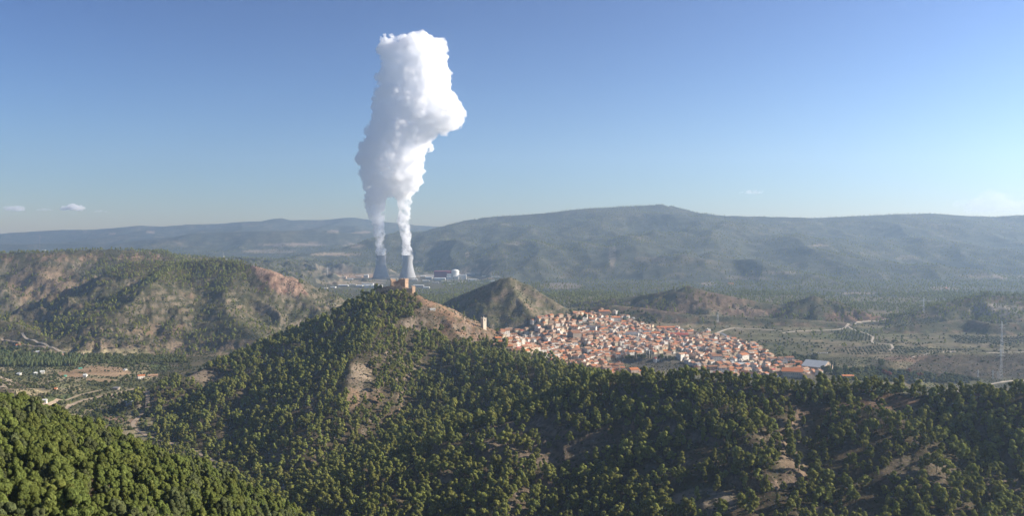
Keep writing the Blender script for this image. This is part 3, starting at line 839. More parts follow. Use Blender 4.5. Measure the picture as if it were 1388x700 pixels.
# ------------------------------------------------------------------ pines
def jitter_grid(u0, u1, y0, y1, st, rg):
    xs = np.arange((u0 - U0) / FOC * y1 if u0 < U0 else (u0 - U0) / FOC * y0, (u1 - U0) / FOC * y1 if u1 > U0 else 0, st)
    ys = np.arange(y0, y1, st)
    x, y = np.meshgrid(xs, ys)
    x = x + rg.uniform(-.42, .42, x.shape) * st; y = y + rg.uniform(-.42, .42, y.shape) * st
    x = x.ravel(); y = y.ravel()
    u = U0 + x / y * FOC
    k = (u > u0) & (u < u1) & (y > y0) & (y < y1)
    return x[k], y[k]

def trees_in(u0, u1, y0, y1, st, h, slack=.012):
    x, y = jitter_grid(u0, u1, y0, y1, st, rng)
    t = samp(MK['tree'], x, y); z = samp(GZ, x, y)
    cl = .50 + .62 * fbm(x, y, 45, 2, 555) * 2
    k = rng.uniform(size=len(x)) < t * np.clip(cl + t * .6, 0, 1.3)
    k &= seen(x, y, z, h, slack)
    return x[k], y[k], z[k]

# keep trees off the valley road and away from the house in the gorge
ROADS = {
    'valley_road': dict(px=[(55, 556), (85, 556), (95, 550), (110, 544), (128, 540), (145, 537), (162, 533), (180, 528), (195, 526)], w=7, m='earth'),
    'lower_track': dict(px=[(50, 554), (70, 547), (95, 541), (120, 533), (140, 529)], w=5, m='earth'),
    'river_road': dict(px=[(-40, 452), (0, 459), (20, 464), (45, 470), (78, 476), (100, 480), (120, 481), (150, 483), (175, 485), (215, 487)], w=5.5, m='earth'),
    'hill_track': dict(px=[(30, 452), (34, 458), (48, 463), (62, 468), (75, 473), (88, 479)], w=5, m='pale'),
    'gorge_road': dict(px=[(196, 528), (200, 545), (192, 560), (180, 576), (196, 590), (225, 600), (262, 612), (300, 632), (345, 652), (380, 662), (410, 672)], w=6, m='earth'),
    'plain_road': dict(px=[(1060, 452), (1090, 449), (1120, 448), (1145, 445), (1160, 439), (1180, 436), (1205, 433)], w=6, m='pale'),
    'olive_road': dict(px=[(1150, 443), (1165, 450), (1172, 452), (1183, 457), (1183, 465), (1205, 467), (1210, 472), (1205, 477)], w=5, m='pale'),
    'town_road': dict(px=[(940, 462), (958, 457), (975, 452), (985, 456), (1000, 462), (1010, 466)], w=9, m='asphalt'),
    'bench_road': dict(px=[(1236, 485), (1255, 481), (1290, 478), (1340, 479), (1400, 477)], w=4.5, m='pale'),
    'ridge_track': dict(px=[(1290, 534), (1310, 528), (1340, 522), (1370, 517), (1400, 515)], w=5, m='pale'),
    'branch_road': dict(px=[(955, 459), (985, 447), (1010, 446), (1060, 449)], w=7, m='pale'),
}
ROADPTS = {}
for k, r in ROADS.items():
    ymin = 1000 if k != 'ridge_track' else 700
    r['pts'] = [hit(u, v, ymin) for u, v in r['px']]
def road_dist(x, y):
    d = np.full(len(x), 1e5)
    for r in ROADS.values():
        for (ax, ay, _), (bx, by, _) in zip(r['pts'][:-1], r['pts'][1:]):
            L2 = (bx - ax) ** 2 + (by - ay) ** 2 + 1e-6
            t = np.clip(((x - ax) * (bx - ax) + (y - ay) * (by - ay)) / L2, 0, 1)
            d = np.minimum(d, np.hypot(x - ax - t * (bx - ax), y - ay - t * (by - ay)) - r['w'] / 2)
    return d

near_pts = []
x, y, z = trees_in(-90, 760, 170, 620, 5.3, 9)
near_all = np.stack([x, y, z], -1)
u = U0 + x / y * FOC; v = V0 + (H - z) / y * FOC
size = 9.5 / y * FOC
inframe = (u > -6) & (u < 1392) & (v - size < 700) & seen(x, y, z, 6, -.004)
order = np.argsort(np.where(inframe, y, 1e9))
own = order[:300]
rest = np.setdiff1d(np.arange(len(x)), own)

ORD = ['first', 'second', 'third', 'fourth', 'fifth', 'sixth', 'seventh', 'eighth', 'ninth', 'tenth', 'eleventh', 'twelfth', 'thirteenth', 'fourteenth', 'fifteenth', 'sixteenth', 'seventeenth', 'eighteenth', 'nineteenth', 'twentieth']
LOOKS = []
def look(o, text, place):
    """remember how a thing looks and where it stands; finish_labels() writes labels that single each one out"""
    LOOKS.append((o, text, place))
def finish_labels():
    bag = {}
    for o, t, p in LOOKS: bag.setdefault((t, p), []).append(o)
    for (t, p), os_ in bag.items():
        if len(os_) == 1: os_[0]['label'] = '%s %s' % (t, p); continue
        os_.sort(key=lambda o: o.location.x / o.location.y)
        n = len(os_)
        for i, o in enumerate(os_):
            w = 'leftmost' if i == 0 else 'rightmost' if i == n - 1 else (ORD[i] + ' from left') if i < 20 else '%dth from left' % (i + 1)
            o['label'] = '%s %s, %s' % (t, p, w)

SHW = {'round': 'round-crowned', 'tall': 'slender', 'wide': 'broad', 'open': 'thin open-crowned'}
TNW = {'yellow': 'yellow-green', 'deep': 'deep green', 'grey': 'grey-green'}
SCW = lambda s: 'small' if s < .82 else 'tall' if s > 1.12 else 'mid-sized'
for i in own:
    px, py, pz = near_all[i]
    sh = SHAPES[rng.choice(4, p=[.28, .34, .13, .25])]; tone = ['yellow', 'deep', 'grey'][rng.choice(3, p=[.45, .38, .17])]
    s = float(np.clip(rng.normal(.80, .22), .38, 1.3))
    root = empty('pine_tree', (px, py, pz), rng.uniform(0, 6.28)); root.scale = (s, s, s)
    cr, tk = PROTO[(sh, tone)]
    link('crown', cr, root); link('trunk', tk, root)
    d = 'in the nearest rows' if py < 265 else 'in the near slope\'s middle rows' if py < 330 else 'in the near slope\'s upper rows'
    look(root, '%s %s %s pine' % (SCW(s), TNW[tone], SHW[sh]), d)
    tag(root, None, 'pine tree', 'pines on the near slope at lower left')
rp = near_all[rest]
gn_scatter('pine_grove', rp, np.clip(rng.normal(.80, .22, len(rp)), .38, 1.3), rng.choice(12, len(rp), p=np.array([.19, .16, .07, .11, .09, .04, .07, .06, .03, .08, .07, .03])), COL_NEAR,
           'remaining pines covering the back of the near slope')

def forest(name, u0, u1, y0, y1, st, h, coll, nk, smin, smax, label, slack=.012):
    x, y, z = trees_in(u0, u1, y0, y1, st, h * 1.2, slack)
    k = road_dist(x, y) > 4
    x, y, z = x[k], y[k], z[k]
    sc = h / 9.5 * np.clip(rng.normal((smin + smax) / 2, (smax - smin) * .30, len(x)), smin * .7, smax * 1.15) * (1 - .25 * sstep(.1, .5, fbm(x, y, 90, 2, 611)))
    gn_scatter(name, np.stack([x, y, z - .3], -1), sc, rng.integers(0, nk, len(x)), coll, label)
    return len(x)
NT = []
NT.append(forest('pine_forest', -60, 1450, 620, 1060, 8.6, 13.8, COL_MID, 6, .6, 1.25, 'pine forest on the shaded ridge across the front'))
NT.append(forest('castle_hill_forest', 90, 1450, 1060, 1960, 11.2, 15.5, COL_MID, 6, .55, 1.25, 'dense pine forest on the hill below the ruined castle'))
NT.append(forest('hill_pines', -60, 1450, 1960, 3800, 10.5, 11.5, COL_LOW, 6, .55, 1.25, 'scattered pines on the dry table hills and low hills'))
NT.append(forest('mountain_woods', -60, 1450, 3800, 6500, 19.0, 10, COL_LOW, 6, .6, 1.4, 'far pine woods at the foot of the long mountain', .006))
NT.append(forest('summit_woods', -60, 1450, 6500, 9000, 24.0, 10, COL_LOW, 6, .6, 1.3, 'far pine woods high on the long mountain', .004))

# low bushes on the dry slopes
def bushes(name, u0, u1, y0, y1, st, sc0, cond, label):
    x, y = jitter_grid(u0, u1, y0, y1, st, rng)
    z = samp(GZ, x, y); uu = U0 + x / y * FOC; vv = V0 + (H - z) / y * FOC
    k = (rng.uniform(size=len(x)) < cond(x, y, z, uu, vv)) & seen(x, y, z, 2, .002) & (road_dist(x, y) > 2)
    x, y, z = x[k], y[k], z[k]
    gn_scatter(name, np.stack([x, y, z - .1], -1), rng.uniform(.6, 1.7, len(x)) * sc0, rng.integers(0, 5, len(x)), COL_BUSH, label)
    return len(x)
NT.append(bushes('scrub', -60, 1450, 620, 1900, 5.0, .85, lambda x, y, z, u, v: .45 * (1 - samp(MK['town'] * 1.0, x, y)) * (1 - samp(MK['valley'] * 1.0, x, y)) * sstep(-.5, .3, fbm(x, y, 50, 2, 91) + .2), 'low dark scrub between the pines'))
NT.append(bushes('hill_scrub', -60, 1450, 1900, 3800, 10.0, 1.4, lambda x, y, z, u, v: (.5 - .32 * (u > 800)) * (1 - samp(MK['town'] * 1.0, x, y)) * sstep(-.4, .3, fbm(x, y, 90, 2, 92)), 'low scrub dotted over the dry hillsides'))
print('TREES', NT)

# ------------------------------------------------------------------ haze
def haze_box():
    bm = bmesh.new(); bmesh.ops.create_cube(bm, size=1.0)
    x0, x1, y0, y1, z0, z1 = -19500, 19500, -700, 15300, float(min(GZ.min(), hz.min())) - 3, 1640
    for v in bm.verts:
        v.co = ((x0 + x1) / 2 + v.co.x * (x1 - x0), (y0 + y1) / 2 + v.co.y * (y1 - y0), (z0 + z1) / 2 + v.co.z * (z1 - z0))
    me = bpy.data.meshes.new('haze'); bm.to_mesh(me); bm.free()
    m = bpy.data.materials.new('haze_air'); m.use_nodes = True
    nt = m.node_tree; nt.nodes.clear()
    out = nd(nt, 'ShaderNodeOutputMaterial'); pv = nd(nt, 'ShaderNodeVolumePrincipled')
    pv.inputs['Color'].default_value = (.54, .75, 1.0, 1); pv.inputs['Density'].default_value = HAZE_D; pv.inputs['Anisotropy'].default_value = .4
    nt.links.new(pv.outputs[0], out.inputs['Volume'])
    me.materials.append(m)
    o = link('haze', me); o['kind'] = 'stuff'; o['label'] = 'thin blue haze filling the valley'
    return o
HAZE_D = 6.0e-5
haze_box()

# ------------------------------------------------------------------ the steam over the two towers
PY = 5350.0
def steam():
    rg = np.random.default_rng(5)
    outline = [(516, 52), (523, 46), (534, 50), (545, 52), (556, 47), (570, 45), (580, 48), (588, 53), (596, 49), (605, 56), (608, 68), (605, 78), (611, 92), (611, 108), (615, 128), (622, 138), (631, 150),
               (633, 160), (627, 174), (612, 182), (598, 182), (588, 188), (584, 200), (577, 212), (576, 228), (573, 240), (576, 251), (564, 262), (553, 268), (540, 268), (527, 268), (514, 282), (504, 288), (494, 276), (491, 262),
               (489, 245), (490, 228), (481, 212), (490, 195), (498, 180), (503, 165), (507, 150), (508, 138), (509, 118), (515, 100), (519, 85), (514, 72)]
    oc = np.array(outline, float)
    def edge(u, v):
        d = 1e9
        for i in range(len(oc)):
            a = oc[i]; b = oc[(i + 1) % len(oc)]; t = np.clip(((u - a[0]) * (b[0] - a[0]) + (v - a[1]) * (b[1] - a[1])) / ((b - a) @ (b - a)), 0, 1)
            d = min(d, np.hypot(u - a[0] - t * (b[0] - a[0]), v - a[1] - t * (b[1] - a[1])))
        return d
    balls = []
    # broad inner lobes, then small billows crowding the surface
    for _ in range(9000):
        u, v = rg.uniform(478, 636), rg.uniform(42, 292)
        if not inpoly(np.array([u]), np.array([v]), outline)[0]: continue
        d = edge(u, v)
        r = min(d * rg.uniform(.8, 1.0), 30)
        if r < 4: continue
        if len(balls) < 150 and d > 10: balls.append((u, v, rg.uniform(-1, 1) * max(0, d - r) * 1.0, r))
        elif len(balls) >= 150: break
    W = lambda v: np.interp(v, [45, 180, 290], [46, 50, 26])
    for _ in range(2600):
        u, v = rg.uniform(478, 636), rg.uniform(42, 292)
        if not inpoly(np.array([u]), np.array([v]), outline)[0]: continue
        d = edge(u, v)
        r = rg.choice([rg.uniform(2.2, 4.5), rg.uniform(4, 9.5)])
        if d < r * .55: continue
        depth = math.sqrt(max(0, 1 - (1 - min(d / W(v), 1)) ** 2)) * W(v) * rg.uniform(.55, .98)
        balls.append((u, v, depth * (-1 if rg.uniform() < .75 else 1) , r))
    # the two columns that rise from the towers
    for cu, cr in ((([(516.5, 349), (516, 340), (515, 328), (513.5, 314), (512, 300), (509, 286), (508, 272)]), [5.6, 5.8, 6.5, 7.5, 9, 12, 16]),
                   (([(552.5, 349), (551.5, 340), (550, 326), (548.5, 312), (547.5, 298), (547, 284), (548, 270), (546, 262)]), [6.0, 6.2, 7.2, 8, 8.5, 9, 10, 13])):
        cu = np.array(cu, float)
        for k in range(60):
            t = k / 59 * (len(cu) - 1); i = min(int(t), len(cu) - 2); f = t - i
            c = cu[i] * (1 - f) + cu[i + 1] * f; r = cr[i] * (1 - f) + cr[i + 1] * f
            if c[1] > 340: balls.append((c[0], c[1], 0, r * 1.38)); continue
            balls.append((c[0], c[1], 0, r * 1.04))
            for _ in range(2):
                a = rg.uniform(0, 6.28); balls.append((c[0] + math.cos(a) * r * .55, c[1], math.sin(a) * r * .55, r * rg.uniform(.35, .55)))
    bm = bmesh.new(); bmesh.ops.create_icosphere(bm, subdivisions=3, radius=1.0)
    iv = np.array([q.co[:] for q in bm.verts]); iff = np.array([[q.index for q in f.verts] for f in bm.faces]); bm.free()
    s = PY / FOC
    VV = []; FF = []
    for k, (u, v, dp, r) in enumerate(balls):
        x, y, z = at(u, v, PY)
        VV.append(iv * r * s + np.array([x, y + dp * s, z])); FF.append(iff + k * len(iv))
    VV = np.concatenate(VV); FF = np.concatenate(FF)
    me0 = bpy.data.meshes.new('steam_plume')
    me0.vertices.add(len(VV)); me0.vertices.foreach_set('co', VV.astype(np.float32).ravel())
    me0.loops.add(FF.size); me0.loops.foreach_set('vertex_index', FF.ravel().astype(np.int32))
    me0.polygons.add(len(FF)); me0.polygons.foreach_set('loop_start', (np.arange(len(FF)) * 3).astype(np.int32))
    me0.update(calc_edges=True)
    o = bpy.data.objects.new('steam_plume', me0); C.objects.link(o)
    rm = o.modifiers.new('r', 'REMESH'); rm.mode = 'VOXEL'; rm.voxel_size = 5.5
    sm = o.modifiers.new('s', 'SMOOTH'); sm.iterations = 1; sm.factor = .5
    ex = o.modifiers.new('grow', 'DISPLACE'); ex.strength = 4; ex.mid_level = 0
    def disp(kind, size, strength, mid):
        t = bpy.data.textures.new('billow_%d' % size, kind)
        t.noise_scale = size
        if kind == 'CLOUDS': t.noise_depth = 3; t.noise_type = 'SOFT_NOISE'
        d = o.modifiers.new('d', 'DISPLACE'); d.texture = t; d.strength = strength; d.mid_level = mid; d.texture_coords = 'GLOBAL'
        return d
    disp('VORONOI', 70, -20, .35)
    disp('VORONOI', 26, -17, .35)
    disp('CLOUDS', 18, 15, .5)
    m = bpy.data.materials.new('steam'); m.use_nodes = True
    nt = m.node_tree; nt.nodes.clear()
    out = nd(nt, 'ShaderNodeOutputMaterial')
    pv = nd(nt, 'ShaderNodeVolumePrincipled'); pv.inputs['Color'].default_value = (.992, .993, .996, 1)
    g = nd(nt, 'ShaderNodeNewGeometry')
    nz = nd(nt, 'ShaderNodeTexNoise'); nz.inputs['Scale'].default_value = .021; nz.inputs['Detail'].default_value = 4; nz.inputs['Roughness'].default_value = .62
    nt.links.new(g.outputs['Position'], nz.inputs['Vector'])
    mr = nd(nt, 'ShaderNodeMapRange'); mr.inputs['From Min'].default_value = .40; mr.inputs['From Max'].default_value = .60; mr.inputs['To Min'].default_value = 0; mr.inputs['To Max'].default_value = STEAM_VOL
    nt.links.new(nz.outputs['Fac'], mr.inputs['Value']); nt.links.new(mr.outputs[0], pv.inputs['Density'])
    nt.links.new(pv.outputs[0], out.inputs['Volume'])
    m.cycles.volume_step_rate = STEP
    me0.materials.append(m)
    o['kind'] = 'thing'
    tag(o, 'white steam rising from the two cooling towers and merging into one tall plume', 'steam plume')
    return o
STEAM_VOL = .060
STEP = .12
steam()

# ------------------------------------------------------------------ builders for man-made things
M = {}
def wallm(k, c, rnd=.08): M[k] = mat('render_' + k, c, .16, .25, .9, rnd=rnd)
wallm('white', (.72, .67, .58)); wallm('cream', (.62, .52, .36)); wallm('tan', (.46, .35, .25)); wallm('pink', (.56, .42, .31)); wallm('stone', (.33, .27, .21)); wallm('ochre', (.55, .38, .18)); wallm('grey', (.42, .42, .42))
ROOFC = dict(terracotta=(.46, .185, .085), brown=(.30, .15, .085), orange=(.58, .21, .08), red=(.42, .10, .065), pale=(.44, .27, .17), grey=(.26, .25, .25))
for k, c in ROOFC.items(): M['r_' + k] = mat('roof_' + k, c, .25, .8, .85, bump=.3, rnd=.12)
M['glass'] = mat('window_dark', (.03, .035, .04), .1, 1, .3, spec=.5)
M['concrete'] = mat('tower_concrete', (.36, .36, .36), .12, .02, .9)
M['plant_white'] = mat('plant_cladding', (.74, .72, .66), .08, .05, .7)
M['plant_pink'] = mat('plant_pink', (.52, .14, .18), .1, .05, .7)
M['plant_purple'] = mat('plant_maroon', (.27, .10, .15), .1, .05, .7)
M['castle'] = mat('castle_stone', (.60, .43, .29), .30, .35, .95, bump=.8, col2=(.30, .19, .13))
M['sand_stone'] = mat('bell_tower_stone', (.74, .64, .50), .15, .5, .9, bump=.3)
M['steel'] = mat('galvanised_steel', (.62, .63, .64), .1, 1, .5, metal=.6)
M['steel_red'] = mat('mast_red', (.45, .10, .08), .1, 1, .6)
M['sheet_roof'] = mat('pale_sheet_roof', (.62, .63, .60), .10, .2, .6)
M['green_sheet'] = mat('green_net', (.10, .38, .27), .1, 1, .7)
M['earth'] = mat('road_earth', (.36, .28, .20), .2, .05, .95, coord='Generated')
M['pale'] = mat('road_pale', (.47, .40, .31), .2, .05, .95)
M['asphalt'] = mat('road_asphalt', (.20, .20, .21), .15, .05, .9)
M['car_white'] = mat('car_paint_white', (.75, .75, .75), .03, 1, .3, spec=.5); M['car_grey'] = mat('car_paint_silver', (.45, .46, .48), .03, 1, .3, spec=.5); M['tyre'] = mat('tyre_rubber', (.02, .02, .02), .1, 2, .9)

class MB:
    def __init__(s): s.V = []; s.F = []; s.M = []; s.mats = []
    def mi(s, m):
        if m not in s.mats: s.mats.append(m)
        return s.mats.index(m)
    def face(s, pts, m):
        n = len(s.V); s.V += [tuple(map(float, p)) for p in pts]; s.F.append(list(range(n, n + len(pts)))); s.M.append(s.mi(m))
    def box(s, x0, x1, y0, y1, z0, z1, m):
        n = len(s.V); s.V += [(x, y, z) for z in (z0, z1) for y in (y0, y1) for x in (x0, x1)]
        for f in ([0, 2, 3, 1], [4, 5, 7, 6], [0, 1, 5, 4], [2, 6, 7, 3], [0, 4, 6, 2], [1, 3, 7, 5]): s.F.append([n + a for a in f]); s.M.append(s.mi(m))
    def gable(s, w, d, h, rh, m, t=.25, over=.5, pitch_along_x=True):
        """two roof slabs over a w x d box, ridge along x"""
        a = w / 2 + over; b = d / 2 + over; e = h - rh * over / (d / 2)
        for sg in (-1, 1):
            p = [(-a, sg * b, e), (a, sg * b, e), (a, 0, h + rh), (-a, 0, h + rh)]
            q = [(x, y, z + t) for x, y, z in p]
            if sg > 0: p, q = p[::-1], q[::-1]
            s.face(q, m); s.face(p[::-1], m)
            s.face([p[0], p[1], q[1], q[0]], m); s.face([p[1], p[2], q[2], q[1]], m); s.face([p[3], p[0], q[0], q[3]], m)
    def ring(s, prof, seg, m, close_top=False, cx=0, cy=0):
        n = len(s.V)
        for r, z in prof:
            for j in range(seg):
                a = 2 * math.pi * j / seg; s.V.append((cx + r * math.cos(a), cy + r * math.sin(a), z))
        for k in range(len(prof) - 1):
            for j in range(seg):
                a0 = n + k * seg + j; a1 = n + k * seg + (j + 1) % seg
                s.F.append([a0, a1, a1 + seg, a0 + seg]); s.M.append(s.mi(m))
        if close_top:
            s.F.append([n + (len(prof) - 1) * seg + j for j in range(seg)]); s.M.append(s.mi(m))
    def bar(s, p, q, r, m):
        p = Vector(p); q = Vector(q); d = (q - p).normalized(); a = d.orthogonal().normalized() * r; b = d.cross(a)
        n = len(s.V)
        for c in (p, q):
            for k in (a + b, b - a, -a - b, a - b): s.V.append(tuple(c + k))
        for j in range(4): s.F.append([n + j, n + (j + 1) % 4, n + 4 + (j + 1) % 4, n + 4 + j]); s.M.append(s.mi(m))
    def mesh(s, name, smooth=False): return mesh_from(name, s.V, s.F, s.mats, s.M, smooth)
    def build(s, name, parent=None, smooth=False, loc=(0, 0, 0), rz=0.0): return link(name, s.mesh(name, smooth), parent, loc, rz)

def windows(mb, w, d, h, storeys, rg, m):
    for fl in range(storeys):
        z = .9 + fl * (h / storeys)
        for side, L in (('f', w), ('b', w), ('l', d), ('r', d)):
            n = max(1, int(L / 3.6))
            for k in range(n):
                if rg.uniform() < .18: continue
                c = -L / 2 + (k + .5) * L / n + rg.uniform(-.2, .2); a = .55; e = .03
                zt = z + 1.35 if not (fl == 0 and k == 0) else z + 1.2; z0 = z if not (fl == 0 and k == 0) else .05
                if side == 'f': p = [(c - a, -d / 2 - e, z0), (c + a, -d / 2 - e, z0), (c + a, -d / 2 - e, zt), (c - a, -d / 2 - e, zt)]
                elif side == 'b': p = [(c + a, d / 2 + e, z0), (c - a, d / 2 + e, z0), (c - a, d / 2 + e, zt), (c + a, d / 2 + e, zt)]
                elif side == 'l': p = [(-w / 2 - e, c + a, z0), (-w / 2 - e, c - a, z0), (-w / 2 - e, c - a, zt), (-w / 2 - e, c + a, zt)]
                else: p = [(w / 2 + e, c - a, z0), (w / 2 + e, c + a, z0), (w / 2 + e, c + a, zt), (w / 2 + e, c - a, zt)]
                mb.face(p, m)

def house_parts(w, d, h, rh, wall, roof, storeys, seed, flat=False):
    rg = np.random.default_rng(seed)
    wb = MB(); wm = M[wall]
    wb.box(-w / 2, w / 2, -d / 2, d / 2, -4, h, wm)
    if not flat:
        for sx_ in (-1, 1):
            p = [(sx_ * (w / 2 - .01), -d / 2, h), (sx_ * (w / 2 - .01), d / 2, h), (sx_ * (w / 2 - .01), 0, h + rh - .02)]
            wb.face(p if sx_ > 0 else p[::-1], wm)
    windows(wb, w, d, h, storeys, rg, M['glass'])
    rb = MB(); rm = M['r_' + roof] if 'r_' + roof in M else M[roof]
    if flat:
        rb.box(-w / 2 - .15, w / 2 + .15, -d / 2 - .15, d / 2 + .15, h + .01, h + .3, rm)
        for x0, x1, y0, y1 in ((-w / 2, w / 2, -d / 2, -d / 2 + .25), (-w / 2, w / 2, d / 2 - .25, d / 2), (-w / 2, -w / 2 + .25, -d / 2, d / 2), (w / 2 - .25, w / 2, -d / 2, d / 2)):
            rb.box(x0, x1, y0, y1, h + .3, h + 1.1, wm)
        rb.box(-1.5, 1.5, 0, d * .3, h + .3, h + 2.5, wm)
    else:
        rb.gable(w, d, h, rh, rm)
        cx = rg.uniform(-.3, .3) * w
        rb.box(cx - .35, cx + .35, d * .12, d * .12 + .7, h + rh * .3, h + rh + 1.1, wm)
    return wb, rb

def px2m(u0, u1, Y): return (u1 - u0) / FOC * Y
def building(name, cat, label, u, v, wpx, hpx, depth, wall, roof, rz=0., rh=None, storeys=2, flat=False, ymin=900, group=None, Y=None, sink=0, seed=3, extra=None):
    """a building whose front foot stands where the photograph shows pixel (u, v)"""
    if Y is None: x, Yh, z = hit(u, v, ymin)
    else: x, Yh = (u - U0) / FOC * Y, Y; z = ground(x, Yh)
    w = px2m(0, wpx, Yh); h = px2m(0, hpx, Yh)
    rh_ = (depth * .22 if rh is None else rh) if not flat else 0
    hb = max(h - rh_, h * .5)
    root = empty(name, (x, Yh + depth * .5, z - sink), R(rz))
    wb, rb = house_parts(w, depth, hb, rh_, wall, roof, storeys, seed, flat)
    wb.build('wall', root); rb.build('roof', root)
    if extra: extra(root, w, depth, hb)
    tag(root, label, cat, group)
    return root

# ------------------------------------------------------------------ power station
def cooling_tower(u, Y, label):
    x = (u - U0) / FOC * Y; root = empty('cooling_tower', (x, Y, 0))
    Ht = 141.0
    prof = []
    for k in range(25):
        t = k / 24; z = 9 + (Ht - 9) * t
        zt = .80
        r = 28.6 * math.sqrt(1 + ((t - zt) / (.55 if t < zt else .9)) ** 2)
        prof.append((r, z))
    inner = [(r - 1.0, z) for r, z in prof][::-1]
    s = MB(); s.ring(prof + inner, 64, M['concrete']); s.build('shell', root, smooth=True)
    rim = MB(); r0 = prof[-1][0]; rim.ring([(r0 + .1, Ht - 2), (r0 + 1.2, Ht - 1.6), (r0 + 1.2, Ht + .5), (r0 - 1.2, Ht + .5), (r0 - 1.2, Ht - 1)], 64, M['concrete']); rim.build('rim', root)
    lg = MB(); rb_ = prof[0][0]
    for k in range(44):
        a = 2 * math.pi * k / 44; b = 2 * math.pi * (k + .5) / 44; c = 2 * math.pi * (k + 1) / 44
        for q in (a, c): lg.bar(((rb_ + 3) * math.cos(b), (rb_ + 3) * math.sin(b), -1), (rb_ * math.cos(q), rb_ * math.sin(q), 9.3), .5, M['concrete'])
    lg.build('leg_ring', root)
    bs = MB(); bs.ring([(rb_ + 6, -2), (rb_ + 6, 1.2), (rb_ + 5, 1.2), (rb_ + 5, .2)], 48, M['concrete'], True); bs.build('basin', root)
    tag(root, label, 'cooling tower', 'cooling towers of the power station')
cooling_tower(516.5, 5350, 'tall grey concrete cooling tower farther from the reactor dome, steaming')
cooling_tower(552.5, 5330, 'tall grey concrete cooling tower nearer the reactor dome, steaming')

def reactor():
    Y = 5250.0; x = (616.7 - U0) / FOC * Y; root = empty('reactor_building', (x, Y + 25, 0))
    r = 23.0; s = MB(); s.ring([(r, -2), (r, 47)], 40, M['plant_white'], True); s.build('containment_wall', root, smooth=False)
    d = MB(); d.ring([(r + .8, 46.5), (r + .8, 49)] + [(r * math.cos(t), 49 + 10 * math.sin(t)) for t in np.linspace(.05, 1.5, 9)], 40, M['plant_white'], True); d.build('dome', root, smooth=False)
    for nm, a, b, c, e, h in (('side_annex', -48, -22, -24, 6, 33), ('stepped_annex', -50, -12, -40, -24.2, 14), ('front_annex', -11.8, 22, -44, -22.8, 19), ('service_block', 23.6, 66, -18, 12, 27)):
        q = MB(); q.box(a, b, c, e, -2, h, M['plant_white'])
        n = int((b - a) / 7)
        for k in range(n):
            xx = a + 3.5 + k * 7
            for zz in ([h * .55] if h < 25 else [h * .3, h * .62]): q.face([(xx - 1.2, c - .1, zz), (xx + 1.2, c - .1, zz), (xx + 1.2, c - .1, zz + 3), (xx - 1.2, c - .1, zz + 3)], M['glass'])
        q.box(a - .4, b + .4, c - .4, e + .4, h, h + .8, M['plant_white'])
        q.build(nm, root)
    tag(root, 'white domed reactor building with square annexes at the power station', 'reactor building')
    root2 = empty('turbine_hall', (x - 62, Y + 46, 0))
    q = MB(); q.box(-64, 9.7, -18, 18, -2, 47, M['plant_purple']); q.build('hall', root2)
    q = MB(); q.box(10, 38, -20, 20, 24, 47.5, M['plant_pink']); q.box(10.2, 37.8, -19, 19, -2, 23.8, M['plant_white']); q.build('end_block', root2)
    q = MB(); q.box(-65, 38.5, -21, 21, 47.8, 49, M['plant_pink']); q.build('roof', root2)
    tag(root2, 'long maroon turbine hall with a bright pink end beside the reactor dome', 'turbine hall')
reactor()
